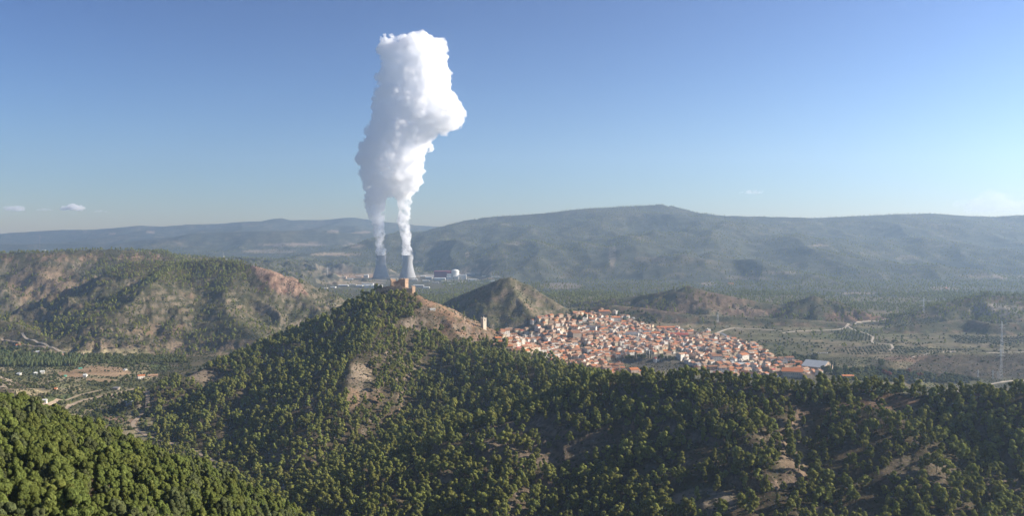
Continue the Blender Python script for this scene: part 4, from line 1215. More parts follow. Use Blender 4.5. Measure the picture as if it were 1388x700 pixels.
PB = [(596, 380.0, 15, 3.2, 30, 'plant_white', 'long low white store in front of the turbine hall'), (581, 378.5, 9, 3, 25, 'plant_white', 'small cream workshop between tower and turbine hall'),
      (573, 377.5, 7, 3.4, 20, 'cream', 'cream block just beside the second cooling tower'), (588, 376.5, 9, 2.6, 22, 'plant_white', 'white shed behind the long low store'),
      (641, 381.3, 14, 2.4, 26, 'plant_white', 'flat white shed on the reactor dome\'s far side'), (637, 373.5, 12, 2.6, 20, 'grey', 'grey windowed office block beyond the reactor'),
      (672, 377, 12, 1.8, 20, 'plant_white', 'narrow white shed farthest from the cooling towers'), (496, 377, 6, 4.4, 20, 'plant_white', 'white block with a tank beside the first cooling tower'),
      (464, 377.5, 10, 2.0, 20, 'pink', 'low pinkish shed on the orange earth platform'), (486, 376, 9, 1.6, 16, 'cream', 'low cream shed near the first cooling tower'),
      (451, 390.6, 7, 1.6, 25, 'plant_white', 'small white warehouse at the estate\'s edge before the towers'), (465, 388.9, 13, 2.4, 30, 'grey', 'grey roofed warehouse in the estate before the towers'),
      (487, 389.5, 9, 2.6, 30, 'plant_white', 'square white warehouse in the estate before the towers'), (505, 390.3, 24, 3.4, 42, 'plant_white', 'largest long white warehouse left of the castle'),
      (498, 386.5, 15, 2.0, 26, 'plant_white', 'white shed behind the largest long warehouse'), (478, 387.4, 9, 1.6, 20, 'cream', 'cream shed behind the grey roofed warehouse'),
      (567, 389.5, 14, 2.6, 34, 'grey', 'pale curved-roof warehouse just right of the castle'), (578, 391.4, 8, 2.2, 24, 'plant_white', 'white warehouse beyond the castle turret'), (668, 382.4, 10, 1.6, 20, 'plant_white', 'white shed peeping over the pointed hill\'s shoulder'),
      (604, 383, 12, 1.4, 20, 'cream', 'low cream store in front of the reactor building'),
      (562, 380.5, 8, 1.6, 20, 'plant_white', 'low white pump house at the foot of the second cooling tower'), (534, 379.5, 10, 1.6, 18, 'cream', 'low cream pump house between the two cooling towers'),
      (577, 382, 10, 1.5, 18, 'plant_white', 'narrow white shed below the small cream workshop'), (590, 384.5, 9, 1.4, 18, 'grey', 'grey shed in the trees below the long low store'),
      (628, 384, 9, 1.4, 18, 'plant_white', 'low white shed in front of the service block'), (650, 384.5, 7, 1.3, 18, 'plant_white', 'small white shed right of the reactor, nearest the pointed hill'),
      (474, 380, 8, 1.5, 18, 'plant_white', 'small white shed on the orange earth\'s near edge'), (440, 392, 7, 1.5, 22, 'cream', 'leftmost cream shed of the estate before the towers'),
      (657, 376, 7, 1.4, 18, 'cream', 'small cream block between the reactor and the thin grey mast'), (612, 386.5, 10, 1.3, 18, 'grey', 'grey shed nearest the viewer below the reactor')]
for k, (u, v, w, h, d, wl, lb) in enumerate(PB):
    building('warehouse' if 'warehouse' in lb else 'plant_shed', 'warehouse' if 'warehouse' in lb else 'shed', lb, u, v, w, h, d, wl, 'sheet_roof', 0, rh=h * .6, storeys=1, ymin=3800, seed=k, sink=.2, group='buildings round the power station')

# ------------------------------------------------------------------ ruined castle
def ragged_wall(mb, p, q, h0, h1, th, m, rg, step=1.6, dip=None):
    """a thick wall from p to q with a broken top"""
    p = np.array(p, float); q = np.array(q, float); L = np.linalg.norm(q[:2] - p[:2]); n = max(2, int(L / step)); d = (q - p) / L
    nx_, ny_ = -d[1] * th / 2, d[0] * th / 2
    prev = None; top = h0
    rows = []
    for k in range(n + 1):
        t = k / n; c = p + (q - p) * t; h = h0 + (h1 - h0) * t + rg.uniform(-.9, .7)
        if dip: h -= dip[1] * math.exp(-((t - dip[0]) / dip[2]) ** 2)
        rows.append([(c[0] + nx_, c[1] + ny_, c[2] - 6), (c[0] - nx_, c[1] - ny_, c[2] - 6), (c[0] - nx_, c[1] - ny_, c[2] + h), (c[0] + nx_, c[1] + ny_, c[2] + h)])
    for a, b in zip(rows[:-1], rows[1:]):
        for j in (1, 2, 3): mb.face([a[j], b[j], b[(j + 1) % 4], a[(j + 1) % 4]], m)
    mb.face(rows[0], m); mb.face(rows[-1][::-1], m)

def castle():
    rg = np.random.default_rng(8); s = 1750 / FOC
    cx, cy_ = (541 - U0) * s, 1752.0; gz = H - (390.5 - V0) * s
    root = empty('ruined_castle', (cx, cy_, gz)); m = M['castle']
    U = lambda u: (u - 541) * s; Z = lambda v: (391.5 - v) * s
    k = MB()                                          # keep, turned so that one broad face looks to the sun
    a = R(48); w, d = 17.0, 8.5; ox, oy = U(546.6), 4
    dx = np.array([math.cos(a), math.sin(a)]); dy = np.array([-math.sin(a), math.cos(a)])
    cor = [np.array([ox, oy]) + dx * sx_ * d / 2 + dy * sy_ * w / 2 for sx_, sy_ in ((-1, -1), (1, -1), (1, 1), (-1, 1))]
    # corner order goes round; the broad face has the normal +dx... its wall runs along dy
    hk = Z(379.3)
    for i in range(4):
        p, q = cor[i], cor[(i + 1) % 4]
        ragged_wall(k, (*p, 0), (*q, 0), hk + (1 if i == 1 else 0), hk - (.5 if i == 2 else 0), 1.6, m, rg, 1.5)
    k.build('keep', root)
    e = MB()                                          # roofless hall
    ragged_wall(e, (U(529.5), 2, 0), (U(542), 12, 0), Z(379.5), Z(380.5), 1.5, m, rg, 1.4, dip=(.62, 4.5, .13))
    ragged_wall(e, (U(529.3), 1, 0), (U(531), -8, 0), Z(379), Z(381), 1.5, m, rg)
    ragged_wall(e, (U(531), -8, 0), (U(543.5), -3, 0), Z(384), Z(384.5), 1.5, m, rg, 1.5, dip=(.45, 2.5, .25))
    e.build('hall_walls', root)
    t = MB(); tz = -8
    for p, q in (((U(559), -7), (U(562.6), -3)), ((U(562.6), -3), (U(561), 4)), ((U(561), 4), (U(558), 0)), ((U(558), 0), (U(559), -7))):
        ragged_wall(t, (*p, tz), (*q, tz), Z(389) - tz, Z(389.4) - tz, 1.2, m, rg, 1.5)
    t.build('turret', root)
    cw = MB()
    for (ua, ya, va, ub, yb, vb) in ((509, 2, 392.2, 529.5, -7, 388.6), (529.5, -8, 388.8, 545.5, -9, 389), (545.5, -9, 389.2, 552, -7, 391.5), (552, -7, 392, 559, -7, 391.8)):
        ragged_wall(cw, (U(ua), ya, -5), (U(ub), yb, -5), Z(va) + 5, Z(vb) + 5, 1.4, m, rg, 2.0)
    cw.build('curtain_wall', root)
    tag(root, 'roofless ruined castle of orange stone on top of the wooded hill', 'castle ruin')
castle()
building('hilltop_hut', 'hut', 'small white open hut on the bare flank right of the castle', 586, 421.5, 7.5, 2.8, 5, 'white', 'sheet_roof', 20, rh=.8, storeys=1, ymin=1500)

# ------------------------------------------------------------------ bell tower, chapel and the other landmarks of the town
def bell_tower():
    x, Y, z = hit(655.5, 446.5, 1500); s = Y / FOC
    root = empty('bell_tower', (x, Y + 5, z), R(38)); m = M['sand_stone']
    w = 7.6 * s * .37 * 2 / 1.0; w = 7.4 * s / 1.36; h = 14.0 * s
    q = MB(); q.box(-w / 2, w / 2, -w / 2, w / 2, -8, h, m); q.build('shaft', root)
    c = MB(); c.box(-w / 2 - .4, w / 2 + .4, -w / 2 - .4, w / 2 + .4, h + .01, h + .7, m); c.build('cornice', root)
    bf = MB(); hb = 4.2 * s; z0 = h - hb
    for sg in (-1, 1):
        for ax in (0, 1):
            p = [(-1.0, -1), (1.0, -1), (1.0, 1.8), (.6, 2.4), (-.6, 2.4), (-1.0, 1.8)]
            pts = [((a, sg * (w / 2 + .05), z0 + 2.4 + b) if ax == 0 else (sg * (w / 2 + .05), a, z0 + 2.4 + b)) for a, b in p]
            if (sg > 0) == (ax == 0): pts = pts[::-1]
            bf.face(pts, M['glass'])
    bf.build('bell_opening', root)
    f = MB()
    for sx_ in (-1, 1):
        for sy_ in (-1, 1):
            f.ring([(.5, h + .7), (.45, h + 1.6), (.6, h + 1.9), (.05, h + 2.9)], 8, m, True, sx_ * w * .42, sy_ * w * .42)
    f.ring([(1.2, h + .7), (1.2, h + 1.8), (.3, h + 3.6), (.1, h + 5)], 10, m, True)
    f.build('pinnacle', root)
    tag(root, 'tall square cream stone bell tower at the town\'s upper edge below the castle', 'bell tower')
bell_tower()

def chapel():
    x, Y, z = hit(887.5, 487.5, 1500); s = Y / FOC
    root = empty('chapel', (x, Y - 4, ground(x, Y - 4)), R(20))
    wb = MB(); r = 2.9 * s; wb.ring([(r, -4), (r, 3.6 * s)], 8, M['white'], True); wb.box(-r * .5, r * 2.1, -r * .55, r * .55, -4, 2.6 * s, M['white'])
    wb.face([(-1, -r * .95, 0), (1, -r * .95, 0), (1, -r * .95, 2.6), (-1, -r * .95, 2.6)], M['glass']); wb.build('wall', root)
    rb = MB(); rb.ring([(r + .5, 3.6 * s + .02), (r * .5, 4.8 * s), (.1, 5.9 * s)], 8, M['r_red'], True); rb.build('roof', root)
    nv = MB(); nv.gable(r * 2.4, r * 1.1, 2.6 * s, .9, M['r_terracotta']); o = nv.build('nave_roof', root, loc=(r * .9, 0, 0))
    tag(root, 'white chapel with a pointed red roof above the dark bank', 'chapel')
chapel()

def villa_extra(root, w, d, h):
    q = MB(); q.box(w / 2 + .01, w / 2 + w * .4, -d / 2, d / 4, -4, h * .75, M['pink']); q.build('wing', root)
    q = MB(); q.gable(w * .42, d * .8, h * .75, 1.3, M['r_orange']); q.build('wing_roof', root, loc=(w * .71, -d * .12, 0))
LM = [
    ('villa', 'villa', 'pink villa with a bright orange hipped roof below the chapel bank', 859, 510.5, 15, 11, 15, 'pink', 'orange', 25, dict(storeys=2, extra=villa_extra)),
    ('school', 'school', 'large tan building with orange roof among trees at the town\'s top edge', 819, 430, 15, 9, 16, 'tan', 'orange', 10, dict(storeys=3)),
    ('apartment_block', 'apartments', 'white stepped apartment block with orange roofs at the town\'s far top corner', 835, 437, 14, 7.5, 14, 'white', 'orange', 12, dict(storeys=3)),
    ('apartment_block', 'apartments', 'tall cream and white apartment block with a red roof facing the sun', 1008, 491.5, 17, 12, 16, 'white', 'terracotta', 38, dict(storeys=4)),
    ('apartment_block', 'apartments', 'white block with dark balconies beside the tall cream apartment block', 972, 490, 16, 8.5, 14, 'white', 'brown', 12, dict(storeys=3)),
    ('sports_hall', 'hall', 'pink-roofed long hall on the open ground behind the town', 921, 457.5, 25, 5.5, 20, 'pink', 'red', -4, dict(storeys=1)),
    ('long_barn', 'barn', 'long orange-roofed barn farthest behind the town', 906, 447, 31, 4.0, 14, 'cream', 'orange', 0, dict(storeys=1)),
    ('long_barn', 'barn', 'short barn with a rusty orange roof left of the pink-roofed hall', 889, 455.5, 12, 4.5, 14, 'tan', 'orange', 4, dict(storeys=1)),
    ('parish_church', 'church', 'big plain grey-tan windowless church wall in the crowded centre', 779, 461, 16, 12, 26, 'stone', 'brown', 30, dict(storeys=1)),
    ('town_hall', 'town hall', 'large white building with long grey roof in the upper centre', 802, 449.5, 16, 7, 14, 'white', 'grey', -20, dict(storeys=2)),
    ('factory_hall', 'hall', 'long pale industrial hall with a grey roof at the town\'s right', 858, 458.5, 20, 7.5, 22, 'white', 'grey', -15, dict(storeys=2)),
    ('greenhouse', 'greenhouse', 'long low blue-grey greenhouse in front of the tall cream apartment block', 1012, 496.5, 38, 3.2, 14, 'grey', 'sheet_roof', -3, dict(storeys=1)),
    ('farm_warehouse', 'warehouse', 'big gabled warehouse with a pale grey-white roof behind tall trees', 1113, 504.5, 36, 12.5, 46, 'tan', 'sheet_roof', -42, dict(storeys=1)),
    ('country_inn', 'inn', 'wide inn with a bright orange tiled roof beside the warehouse', 1077, 513, 31, 12.5, 26, 'cream', 'orange', -18, dict(storeys=2)),
    ('low_store', 'store', 'flat grey-tan store in front of the warehouse', 1096, 515, 18, 6, 14, 'stone', 'pale', 15, dict(storeys=1, flat=True)),
    ('white_shed', 'shed', 'white shed with orange awning at the right end of town', 1022, 475, 10, 4.5, 12, 'white', 'orange', 20, dict(storeys=1)),
    ('ridge_house', 'house', 'small red-roofed white house alone on the pine ridge', 1029, 521, 10, 6, 8, 'white', 'red', 20, dict(storeys=1)),
    ('ridge_house', 'house', 'white cottage with pale roof among pines on the right of the ridge', 1325, 541, 9, 5, 7, 'white', 'pale', 10, dict(storeys=1)),
    ('roadside_house', 'house', 'low cottage with orange tiles behind the trees right of the warehouse', 1150, 513, 16, 4, 9, 'cream', 'orange', 5, dict(storeys=1)),
    ('pink_cottage', 'house', 'lone pink cottage in the far pine woods behind the red hill', 991, 387, 7, 3, 20, 'pink', 'terracotta', 5, dict(storeys=1)),
    ('far_farm', 'farm', 'pale farm on the far orchard bench below the long mountain', 1282, 393, 5, 3, 18, 'cream', 'terracotta', 5, dict(storeys=1)),
]
for k, (nm, ct, lb, u, v, w, h, d, wl, rf, rz, kw) in enumerate(LM):
    building(nm, ct, lb, u, v, w * (.86 if abs(rz) > 10 else 1), h, d, wl, rf, rz, seed=60 + k, ymin=700 if nm == 'ridge_house' else 1200, **kw)

FARMS = [(24, 471, 6, 3.6, 'white', 'orange', 'orange-roofed farmhouse beside the pale track at the valley\'s left edge'), (50, 479.5, 4.5, 3, 'white', 'sheet_roof', 'small white hut under the forked tracks'),
         (25, 509, 5.5, 2.8, 'white', 'sheet_roof', 'low white hut by itself in the olive plot'), (47, 508.5, 4, 3, 'white', 'sheet_roof', 'narrow white hut left of the bigger olive plot cottage'),
         (56, 507.5, 5.5, 4, 'white', 'sheet_roof', 'bright white cottage at the top of the olive plot'), (114, 513, 4, 5, 'white', 'sheet_roof', 'tall white hut at the corner of the ploughed field'),
         (169, 503, 3.4, 2, 'white', 'sheet_roof', 'tiny white hut on the ploughed field\'s far side'), (190, 514.5, 9, 5.5, 'white', 'orange', 'white farmhouse with orange roof at the foot of the wooded hill'),
         (206, 511.5, 12, 3.2, 'tan', 'pale', 'long low ruin behind the white farmhouse'), (58, 546, 7.5, 3.6, 'white', 'sheet_roof', 'white hut near the pines of the near slope'),
         (175, 551, 8.5, 6.5, 'grey', 'sheet_roof', 'pale-roofed farmhouse in shade beside the gorge road'), (92, 497, 4, 2, 'cream', 'pale', 'low cream hut in the middle of the poplars'),
         (108, 501, 4, 1.2, 'green_sheet', 'green_sheet', 'low green netted frame at the edge of the ploughed field'), (87, 511.5, 2.6, 2, 'green_sheet', 'green_sheet', 'little turquoise shed beside the lower field'),
         (157, 529.5, 8, 4, 'stone', 'grey', 'dark store beside the bend of the valley road'), (85, 482.5, 5, 2, 'pink', 'pale', 'pink hut on the river road'),
         (323, 649, 11, 8, 'cream', 'orange', 'house with a bright orange roof alone in the wooded gorge'), (74, 529, 3, 1.6, 'pink', 'orange', 'tiny orange-roofed hut in the valley orchards')]
M['green_sheet'].name = 'green_net'
for k, (u, v, w, h, wl, rf, lb) in enumerate(FARMS):
    building('farmhouse' if 'house' in lb else 'farm_hut', 'farmhouse' if 'house' in lb else 'hut', lb, u, v, w, h, 7 + (k % 3) * 1.5, wl, rf, [25, 10, -15, 35][k % 4], storeys=1 + (h > 5), seed=200 + k, ymin=1000, group='farm buildings of the left valley')

# ------------------------------------------------------------------ the town: 300 houses one by one, the rest as one mass
WALLW = dict(white='white', cream='cream', tan='tan', pink='pinkish', stone='rough stone', ochre='ochre', grey='grey')
ROOFW = dict(terracotta='terracotta', brown='brown', orange='bright orange', red='red', pale='pale weathered', grey='grey')
hp = []
rgp = np.random.default_rng(77)
for k in range(44):
    wl = ['white', 'cream', 'tan', 'pink', 'stone', 'ochre', 'grey'][rgp.choice(7, p=[.46, .22, .13, .09, .05, .04, .01])]
    rf = ['terracotta', 'brown', 'orange', 'red', 'pale', 'grey'][rgp.choice(6, p=[.32, .20, .20, .05, .20, .03])]
    st = int(rgp.choice([1, 2, 3], p=[.34, .5, .16])); w = rgp.uniform(8, 17); d = rgp.uniform(8, 12); flat = rgp.uniform() < .12
    wb, rb = house_parts(w, d, st * 2.8 + .4, d * .20, wl, rf, st, 500 + k, flat)
    wm, rm = wb.mesh('house_wall_%d' % k), rb.mesh('house_roof_%d' % k)
    hp.append((wm, rm, wl, rf, st, flat, w, d))
COL_HOUSE = proto_collection('house_kinds', [join_meshes('house_%02d' % i, [h[0], h[1]]) for i, h in enumerate(hp)])
PLACES = [((672, 452), 'near the bell tower'), ((724, 440), 'under the pointed hill'), ((775, 437), 'in the upper rows'), ((800, 462), 'around the grey-tan church'), ((735, 465), 'in the western middle rows'), ((770, 490), 'by the pines below town'),
          ((830, 500), 'near the orange-roofed villa'), ((850, 470), 'in the middle rows before the chapel trees'), ((905, 475), 'behind the chapel'), ((945, 465), 'near the pink-roofed hall'), ((960, 500), 'in the front rows beyond the bank'),
          ((965, 480), 'near the balconied block'), ((1010, 478), 'behind the tall apartment block'), ((1020, 502), 'before the long greenhouse'), ((1060, 498), 'near the wide inn'), ((836, 440), 'near the stepped apartment block')]
def placew(u, v):
    return min(PLACES, key=lambda p: ((p[0][0] - u) ** 2 + ((p[0][1] - v) * 2.2) ** 2))[1]
hx_ = []
rows = np.arange(1660, 2900, 17.5)
for r_i, y0 in enumerate(rows):
    x = (650 - U0) / FOC * y0
    while x < (1115 - U0) / FOC * y0:
        step = rgp.uniform(11, 17.5); x += step
        if rgp.uniform() < .10: x += rgp.uniform(4, 12)
        yy = y0 + 9 * math.sin(x / 60) + rgp.uniform(-4, 4)
        z = ground(x, yy); u = U0 + x / yy * FOC; v = V0 + (H - z) / yy * FOC
        hx_.append((x, yy, z, u, v))
hx_ = np.array(hx_)
k = inpoly(hx_[:, 3], hx_[:, 4], TOWN)
hx_ = hx_[k]
# keep clear of the landmarks
lmk = np.array([(o.location.x, o.location.y) for o in bpy.data.objects if o.type == 'EMPTY' and o.name.split('.')[0] in ('villa', 'school', 'apartment_block', 'sports_hall', 'long_barn', 'parish_church', 'town_hall', 'factory_hall', 'greenhouse', 'chapel', 'bell_tower', 'country_inn', 'white_shed')])
dd = np.min(np.hypot(hx_[:, 0, None] - lmk[None, :, 0], (hx_[:, 1, None] - lmk[None, :, 1]) * .7), axis=1)
hx_ = hx_[dd > 16]
dens = .80 + .5 * gnoise(hx_[:, 0] / 70, hx_[:, 1] / 70, 3) - .45 * sstep(2350, 2700, hx_[:, 1]) * 0 - .35 * ((hx_[:, 3] > 930) & (hx_[:, 4] < 462))
dens -= .8 * ell(hx_[:, 3], hx_[:, 4], 885, 485, 40, 7)
hx_ = hx_[rgp.uniform(size=len(hx_)) < dens]
print('HOUSES', len(hx_))
order = np.argsort(hx_[:, 1])
vis = seen(hx_[:, 0], hx_[:, 1], hx_[:, 2], 4, -.0005)
order = [i for i in order if vis[i]]
mine = order[:150] + list(rgp.choice(order[150:], 0, replace=False)) if False else order[:300]
ang = lambda x, y: 38 + 38 * gnoise(x / 90, y / 90, 9) + 90 * (gnoise(x / 31, y / 31, 12) > .25)
pk = rgp.integers(0, len(hp), len(hx_))
def choose(i):
    return int(pk[i])
a_all = np.array([R(float(ang(np.array(h[0]), np.array(h[1])))) for h in hx_])
for i in mine:
    x, y, z, u, v = hx_[i]; wm, rm, wl, rf, st, flat, w, d = hp[choose(i)]
    root = empty('town_house', (x, y, z - .3), a_all[i])
    s = rgp.uniform(.9, 1.15); root.scale = (s, s, s)
    link('wall', wm, root); link('roof', rm, root)
    look(root, '%s %s house, %s' % (['', 'one-storey', 'two-storey', 'three-storey'][st], WALLW[wl], ('flat roofed' if flat else ROOFW[rf] + ' roof')), placew(u, v))
    tag(root, None, 'house', 'houses of the town')
rest_h = np.array([i for i in range(len(hx_)) if i not in set(mine)])
P = hx_[rest_h][:, :3].copy(); P[:, 2] -= .3
o = gn_scatter('town_houses', P, rgp.uniform(.9, 1.15, len(P)), [choose(i) for i in rest_h], COL_HOUSE, 'mass of tiled houses filling the back of the town', tilt=0)
rot = np.zeros((len(P), 3)); rot[:, 2] = a_all[rest_h]
o.data.attributes['rot'].data.foreach_set('vector', rot.astype(np.float32).ravel())

# ------------------------------------------------------------------ roads laid over the ground
def road(name, pts, w, m, up=.35):
    pts = [Vector((p[0], p[1], 0)) for p in pts]; line = []
    # a smooth line through the points
    for i in range(len(pts) - 1):
        p0 = pts[max(i - 1, 0)]; p1 = pts[i]; p2 = pts[i + 1]; p3 = pts[min(i + 2, len(pts) - 1)]
        n = max(3, int((p2 - p1).length / 6))
        for k in range(n):
            t = k / n
            line.append(.5 * ((2 * p1) + (p2 - p0) * t + (2 * p0 - 5 * p1 + 4 * p2 - p3) * t * t + (3 * p1 - p0 - 3 * p2 + p3) * t ** 3))
    line.append(pts[-1])
    V = []; F = []
    for i, p in enumerate(line):
        d = (line[min(i + 1, len(line) - 1)] - line[max(i - 1, 0)]); d.z = 0
        if d.length < 1e-4: d = Vector((1, 0, 0))
        d.normalize(); nrm = Vector((-d.y, d.x, 0))
        zc = ground(p.x, p.y)
        for j, s_ in enumerate((-.62, -.5, 0, .5, .62)):
            q = p + nrm * w * s_; z = max(ground(q.x, q.y), zc - .8) + up
            V.append((q.x, q.y, z - (1.2 if j in (0, 4) else 0)))
        if i:
            a = (i - 1) * 5
            for j in range(4): F.append([a + j, a + j + 1, a + j + 6, a + j + 5])
    o = link(name, mesh_from(name, V, F, [m])); o['kind'] = 'structure'
    return o
for k, r in ROADS.items(): road(k, r['pts'], r['w'], M[r['m']])

# ------------------------------------------------------------------ trees of the valley and the plain
def stuff_poly(name, poly, st, coll, nk, smin, smax, label, ymin=1000, ymax=2400, p=1.0, grid=0.0, jit=.42, h=4, cond=None):
    us = [q[0] for q in poly]; vs = [q[1] for q in poly]
    c = [hit(u, v, ymin) for u, v in poly]
    y0, y1 = min(q[1] for q in c) - 20, min(max(q[1] for q in c) + 20, ymax)
    x0, x1 = min(q[0] for q in c) - 20, max(q[0] for q in c) + 20
    xs, ys = np.meshgrid(np.arange(x0 - 60, x1 + 60, st), np.arange(y0, y1, st * (1 if not grid else 1.15)))
    if grid:
        cxm, cym = (x0 + x1) / 2, (y0 + y1) / 2; a = R(grid)
        xs, ys = cxm + (xs - cxm) * math.cos(a) - (ys - cym) * math.sin(a), cym + (xs - cxm) * math.sin(a) + (ys - cym) * math.cos(a)
    xs = xs + rng.uniform(-jit, jit, xs.shape) * st; ys = ys + rng.uniform(-jit, jit, ys.shape) * st
    x, y = xs.ravel(), ys.ravel(); k = (y > ymin) & (y < ymax); x, y = x[k], y[k]
    z = samp(GZ, x, y); u = U0 + x / y * FOC; v = V0 + (H - z) / y * FOC
    pr = p * np.ones(len(x)) if cond is None else p * cond(x, y, u, v)
    k = inpoly(u, v, poly) & (rng.uniform(size=len(x)) < pr) & seen(x, y, z, h, .004) & (road_dist(x, y) > 2.5)
    x, y, z = x[k], y[k], z[k]
    k = rng.uniform(size=len(x)) < 1.0
    return np.stack([x, y, z - .15], -1), rng.uniform(smin, smax, len(x)), rng.integers(0, nk, len(x))
def many(name, coll, label, *sets):
    P = np.concatenate([s_[0] for s_ in sets]); S = np.concatenate([s_[1] for s_ in sets]); I = np.concatenate([s_[2] for s_ in sets])
    gn_scatter(name, P, S, I, coll, label); return len(P)
FP = [q[0] for q in [([(98, 502), (128, 496), (168, 499), (178, 507), (150, 512), (120, 508)],), ([(70, 506), (100, 503), (116, 509), (112, 513), (86, 511)],), ([(118, 513), (160, 515), (150, 519), (116, 516)],), ([(18, 528), (62, 527), (66, 533), (40, 537), (20, 534)],), ([(140, 565), (168, 566), (180, 573), (150, 574)],), ([(0, 473), (16, 474), (14, 479), (0, 480)],)]]
def infield(u, v):
    k = np.zeros(len(u), bool)
    for q in FP: k |= inpoly(u, v, q)
    return k
VAL = [(-60, 478), (250, 486), (262, 500), (215, 520), (200, 560), (190, 585), (60, 585), (-60, 560)]
clump = lambda wl, a, b, sd: (lambda x, y, u, v: sstep(a, b, fbm(x, y, wl, 3, sd)) * ~infield(u, v))
n1_ = many('valley_trees', COL_BROAD, 'dark round trees and thickets of the left valley',
     stuff_poly('', VAL, 8.5, COL_BROAD, 5, .35, .85, '', cond=clump(70, .05, .4, 71), p=.55, h=6),
     stuff_poly('', [(90, 480), (250, 484), (255, 492), (120, 494)], 8.5, COL_BROAD, 5, .6, 1.1, '', p=.8, h=6),
     stuff_poly('', [(130, 540), (200, 528), (205, 560), (195, 590), (170, 585), (100, 565)], 9, COL_BROAD, 5, .5, 1.0, '', p=.45, h=6),
     stuff_poly('', [(200, 575), (260, 600), (420, 660), (440, 685), (380, 680), (250, 625)], 9, COL_BROAD, 5, .4, .9, '', p=.35, ymin=900, h=6),
     stuff_poly('', [(-10, 468), (80, 474), (90, 482), (-10, 480)], 9, COL_BROAD, 5, .5, .9, '', p=.5, h=6))
n2_ = many('poplar_grove', COL_POPLAR, 'pale green poplars along the river in the left valley', stuff_poly('', [(-20, 485), (60, 483), (118, 486), (104, 497), (40, 499), (-20, 497)], 8.0, COL_POPLAR, 4, .7, 1.15, '', p=.75, h=10))
n3_ = many('valley_bushes', COL_BUSH, 'low bushes dotted over the left valley floor', stuff_poly('', VAL, 6.5, COL_BUSH, 5, .9, 2.4, '', cond=lambda x, y, u, v: .5 * ~infield(u, v) * np.ones(len(x)), h=3))
n4_ = many('olive_grove', COL_OLIVE, 'rows of grey-green olive trees on the plain behind the town and in the valley',
     stuff_poly('', [(1128, 451), (1178, 449), (1185, 456), (1180, 463), (1140, 462)], 10.5, COL_OLIVE, 4, .8, 1.2, '', grid=18, jit=.08, ymin=1500, ymax=2700),
     stuff_poly('', [(1135, 474), (1200, 470), (1290, 474), (1330, 478), (1240, 480), (1150, 482)], 10.5, COL_OLIVE, 4, .8, 1.2, '', grid=24, jit=.08, ymin=1500, ymax=2600),
     stuff_poly('', [(1285, 456), (1400, 458), (1410, 467), (1300, 466)], 10.5, COL_OLIVE, 4, .8, 1.2, '', grid=-14, jit=.08, ymin=1500, ymax=2700),
     stuff_poly('', [(1195, 428), (1255, 424), (1270, 438), (1220, 446), (1192, 440)], 11, COL_OLIVE, 4, .8, 1.25, '', grid=10, jit=.1, ymin=2000, ymax=3300),
     stuff_poly('', [(20, 498), (60, 500), (56, 511), (28, 509)], 9, COL_OLIVE, 4, .8, 1.2, '', grid=20, jit=.08),
     stuff_poly('', [(950, 466), (1100, 460), (1130, 480), (1090, 488), (1050, 482)], 22, COL_OLIVE, 4, .7, 1.4, '', p=.5, ymin=1700, ymax=2400))
n5_ = many('plain_bushes', COL_BUSH, 'scrub dotted over the plain behind the town', stuff_poly('', [(900, 415), (1420, 405), (1420, 512), (1120, 512), (1040, 480), (960, 452)], 11, COL_BUSH, 5, 1.0, 3.2, '', cond=lambda x, y, u, v: .04 + .5 * sstep(.1, .5, fbm(x, y, 110, 3, 88)), ymin=1500, ymax=3600, h=3))
n6_ = many('garden_trees', COL_BROAD, 'small trees between the houses and in the gardens round the town',
     stuff_poly('', TOWN, 20, COL_BROAD, 5, .3, .6, '', p=1, ymin=1600, ymax=2900, h=5, cond=lambda x, y, u, v: .5 * (1 - ell(u, v, 884, 488, 44, 13))),
     stuff_poly('', [(1030, 482), (1098, 484), (1106, 500), (1050, 500)], 9, COL_BROAD, 5, .5, 1.05, '', p=.75, ymin=1500, h=6),
     stuff_poly('', [(765, 424), (790, 420), (880, 422), (900, 440), (850, 438), (800, 430), (775, 432)], 14, COL_BROAD, 5, .6, 1.2, '', p=.6, ymin=2000, ymax=3200, h=7),
     stuff_poly('', [(672, 462), (700, 468), (760, 488), (830, 506), (800, 512), (720, 492), (670, 476)], 12, COL_BROAD, 5, .4, .8, '', p=.5, ymin=1500, h=6))
n7_ = many('valley_wood', COL_BROAD, 'light green wood in the hollow behind the ridge at right', stuff_poly('', [(1125, 503), (1180, 500), (1310, 511), (1330, 517), (1300, 520), (1140, 517)], 8, COL_BROAD, 5, .6, 1.15, '', p=.85, ymin=1100, ymax=1900, h=7))
print('VEG', n1_, n2_, n3_, n4_, n5_, n6_, n7_)

# single trees that stand out
CYP = [leaf_mesh('cypress_crown_%d' % i, [(0, 0, 1.2 + k * 1.05, .95 * math.sin(math.pi * (.2 + .72 * k / 11)) + .1, 1.0) for k in range(12)], 30, .3, LEAF['cypress'], np.random.default_rng(i), .85) for i in range(2)]
RND = [leaf_mesh('round_tree_crown_%d' % i, [(math.cos(a) * r, math.sin(a) * r, z, q, q * .85) for a, r, z, q in [(rgp.uniform(0, 6.3), 2.6 * math.sqrt(rgp.uniform()), rgp.uniform(3.4, 8.2), rgp.uniform(1.3, 2.1)) for _ in range(18)]], 70, .38, LEAF['broad'], np.random.default_rng(30 + i), .85) for i in range(3)]
RUST = [leaf_mesh('rust_tree_crown', [(math.cos(a) * r, math.sin(a) * r, z, q, q * .85) for a, r, z, q in [(rgp.uniform(0, 6.3), 1.6 * math.sqrt(rgp.uniform()), rgp.uniform(2.4, 6.2), rgp.uniform(1.0, 1.6)) for _ in range(12)]], 50, .36, LEAF['rust'], np.random.default_rng(33), .85)]
TRK = trunk_mesh('garden_trunk', 5.0, .25, .1, 3, BARK, np.random.default_rng(3)); TRC = trunk_mesh('cypress_trunk', 3.0, .18, 0, 0, BARK, np.random.default_rng(4))
